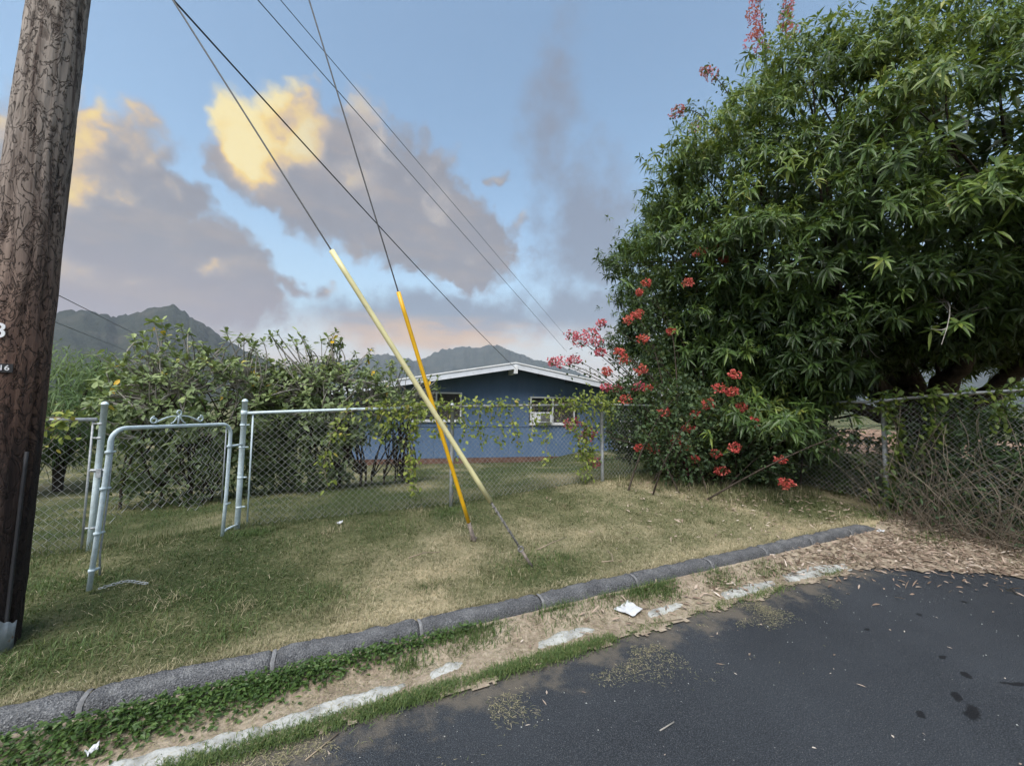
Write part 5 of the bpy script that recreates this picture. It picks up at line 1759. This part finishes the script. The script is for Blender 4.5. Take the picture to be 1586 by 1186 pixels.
parts = []
N = 12000
x, y = rng.uniform(3.3, 6.7, N), rng.uniform(-2.6, .18, N)
ed = asphalt_edge(x)
k = ((y > ed - .04) & (rng.random(N) < sstep(x, 3.2, 4.9))) | ((y > ed - .5) & (rng.random(N) < .05))
k &= (y < -.0) | (x > 5.75)
x, y = x[k], y[k]
n = len(x)
V, T, m = dead(x, y, np.where(y > ed[k], verge_z(x, y), 0) + rng.uniform(.004, .022, n), n)
parts.append((V, T, np.repeat(np.clip(.43 + rng.normal(0, .25, n), 0, 1), m)))
N = 1500
x, y = rng.uniform(1.4, 6.4, N), rng.uniform(.2, 2.3, N)
k = rng.random(N) < sstep(x, 1.0, 6.0) ** 1.5
x, y = x[k], y[k]
n = len(x)
V, T, m = dead(x, y, gz(x, y) + rng.uniform(.02, .045, n), n)
parts.append((V, T, np.repeat(np.clip(.6 + rng.normal(0, .22, n), 0, 1), m)))
N = 800
x, y = rng.uniform(.6, 4.3, N), rng.uniform(-.33, -.02, N)
k = rng.random(N) < sstep(x, .2, 4.0)
x, y = x[k], y[k]
n = len(x)
V, T, m = dead(x, y, verge_z(x, y) + rng.uniform(.004, .014, n), n)
parts.append((V, T * 1, np.repeat(np.clip(.5 + rng.normal(0, .25, n), 0, 1), m)))
n = 90
x, y = rng.uniform(-1.6, 6.0, n), rng.uniform(-2.2, -.5, n)
V, T, m = leaf_geo(np.stack([x, y, np.full(n, .006)], -1), rand_unit(n) * np.array([1, 1, .1]), rand_unit(n) * .3 + np.array([0, 0, 1.0]), rng.uniform(.010, .05, n), rng.uniform(.004, .010, n), .0, .15, True)
parts.append((V, T, np.repeat(np.clip(.75 + rng.normal(0, .2, n), 0, 1), m)))
tag(leaf_object('leaf_litter', parts, DEAD), 'dry brown dead leaves piled at the road end and gutter', 'leaf litter', kind='stuff')

# straw and dry clippings in the gutter and blown on the asphalt
n = 26000
x = rng.uniform(-2.4, 4.6, n)
y = rng.uniform(-.40, -.01, n)
k = rng.random(n) < fbm(x * 3, y * 6, 95) * 1.2
x1, y1 = x[k], y[k]
x2 = rng.uniform(-1.4, 3.2, 40000)
y2 = -.42 - np.abs(rng.normal(0, .20, 40000))
dens = np.clip(fbm(x2 * 3.2, y2 * 4.5, 97, 3) * 4.2 - 2.45, 0, 1) * np.exp(-np.maximum(-y2 - .45, 0) / .35)
k = rng.random(40000) < dens
x, y = np.concatenate([x1, x2[k]]), np.concatenate([y1, y2[k]])
n = len(x)
z = np.where(y > -.40, verge_z(x, y), .002) + rng.uniform(.002, .010, n)
o = leaf_object('dry_clippings', [blades(np.stack([x, y, z], -1), rng.uniform(.006, .024, n), .0022 * np.ones(n), np.abs(rng.normal(1.45, .12, n)), np.clip(.70 + rng.normal(0, .16, n), 0, 1))], GRASS)
tag(o, 'straw coloured dry grass clippings in the gutter and on the asphalt edge', 'clippings', kind='stuff')

# loose pale grit on the asphalt
mb = MB()
for q in range(260):
    x, y = rng.uniform(-1.6, 5), -.45 - abs(rng.normal(0, .7))
    s = rng.uniform(.0015, .0045)
    V = np.array([(1, 0, 0), (-1, .2, 0), (0, 1, 0), (.1, -1, 0), (0, 0, 1), (0, 0, -.4)]) * s * rng.uniform(.6, 1.3, (6, 3)) + np.array([x, y, s * .5 + .003])
    mb.raw(V, T=[(0, 2, 4), (2, 1, 4), (1, 3, 4), (3, 0, 4), (2, 0, 5), (1, 2, 5), (3, 1, 5), (0, 3, 5)])
tag(mb.build('grit', CONCRETE), 'scattered tiny pale stones on the asphalt', 'grit', kind='stuff')

# ================================================================== haze: the moist evening air that blues the mountains
hz = MB().box((-3350, -3350, -2.2), (3350, 3350, 420)).build('haze', None)
tag(hz, 'thin blue evening haze in front of the mountains', 'haze', kind='stuff')
hm = bpy.data.materials.new('haze')
hm.use_nodes = True
ht = NT(hm.node_tree)
ho = ht.n('ShaderNodeOutputMaterial')
pv = ht.n('ShaderNodeVolumePrincipled', named={'Color': (0.72, 0.82, 0.95), 'Density': 0.00015, 'Anisotropy': 0.0})
ht.t.links.new(pv.outputs[0], ho.inputs['Volume'])
hz.data.materials.append(hm)
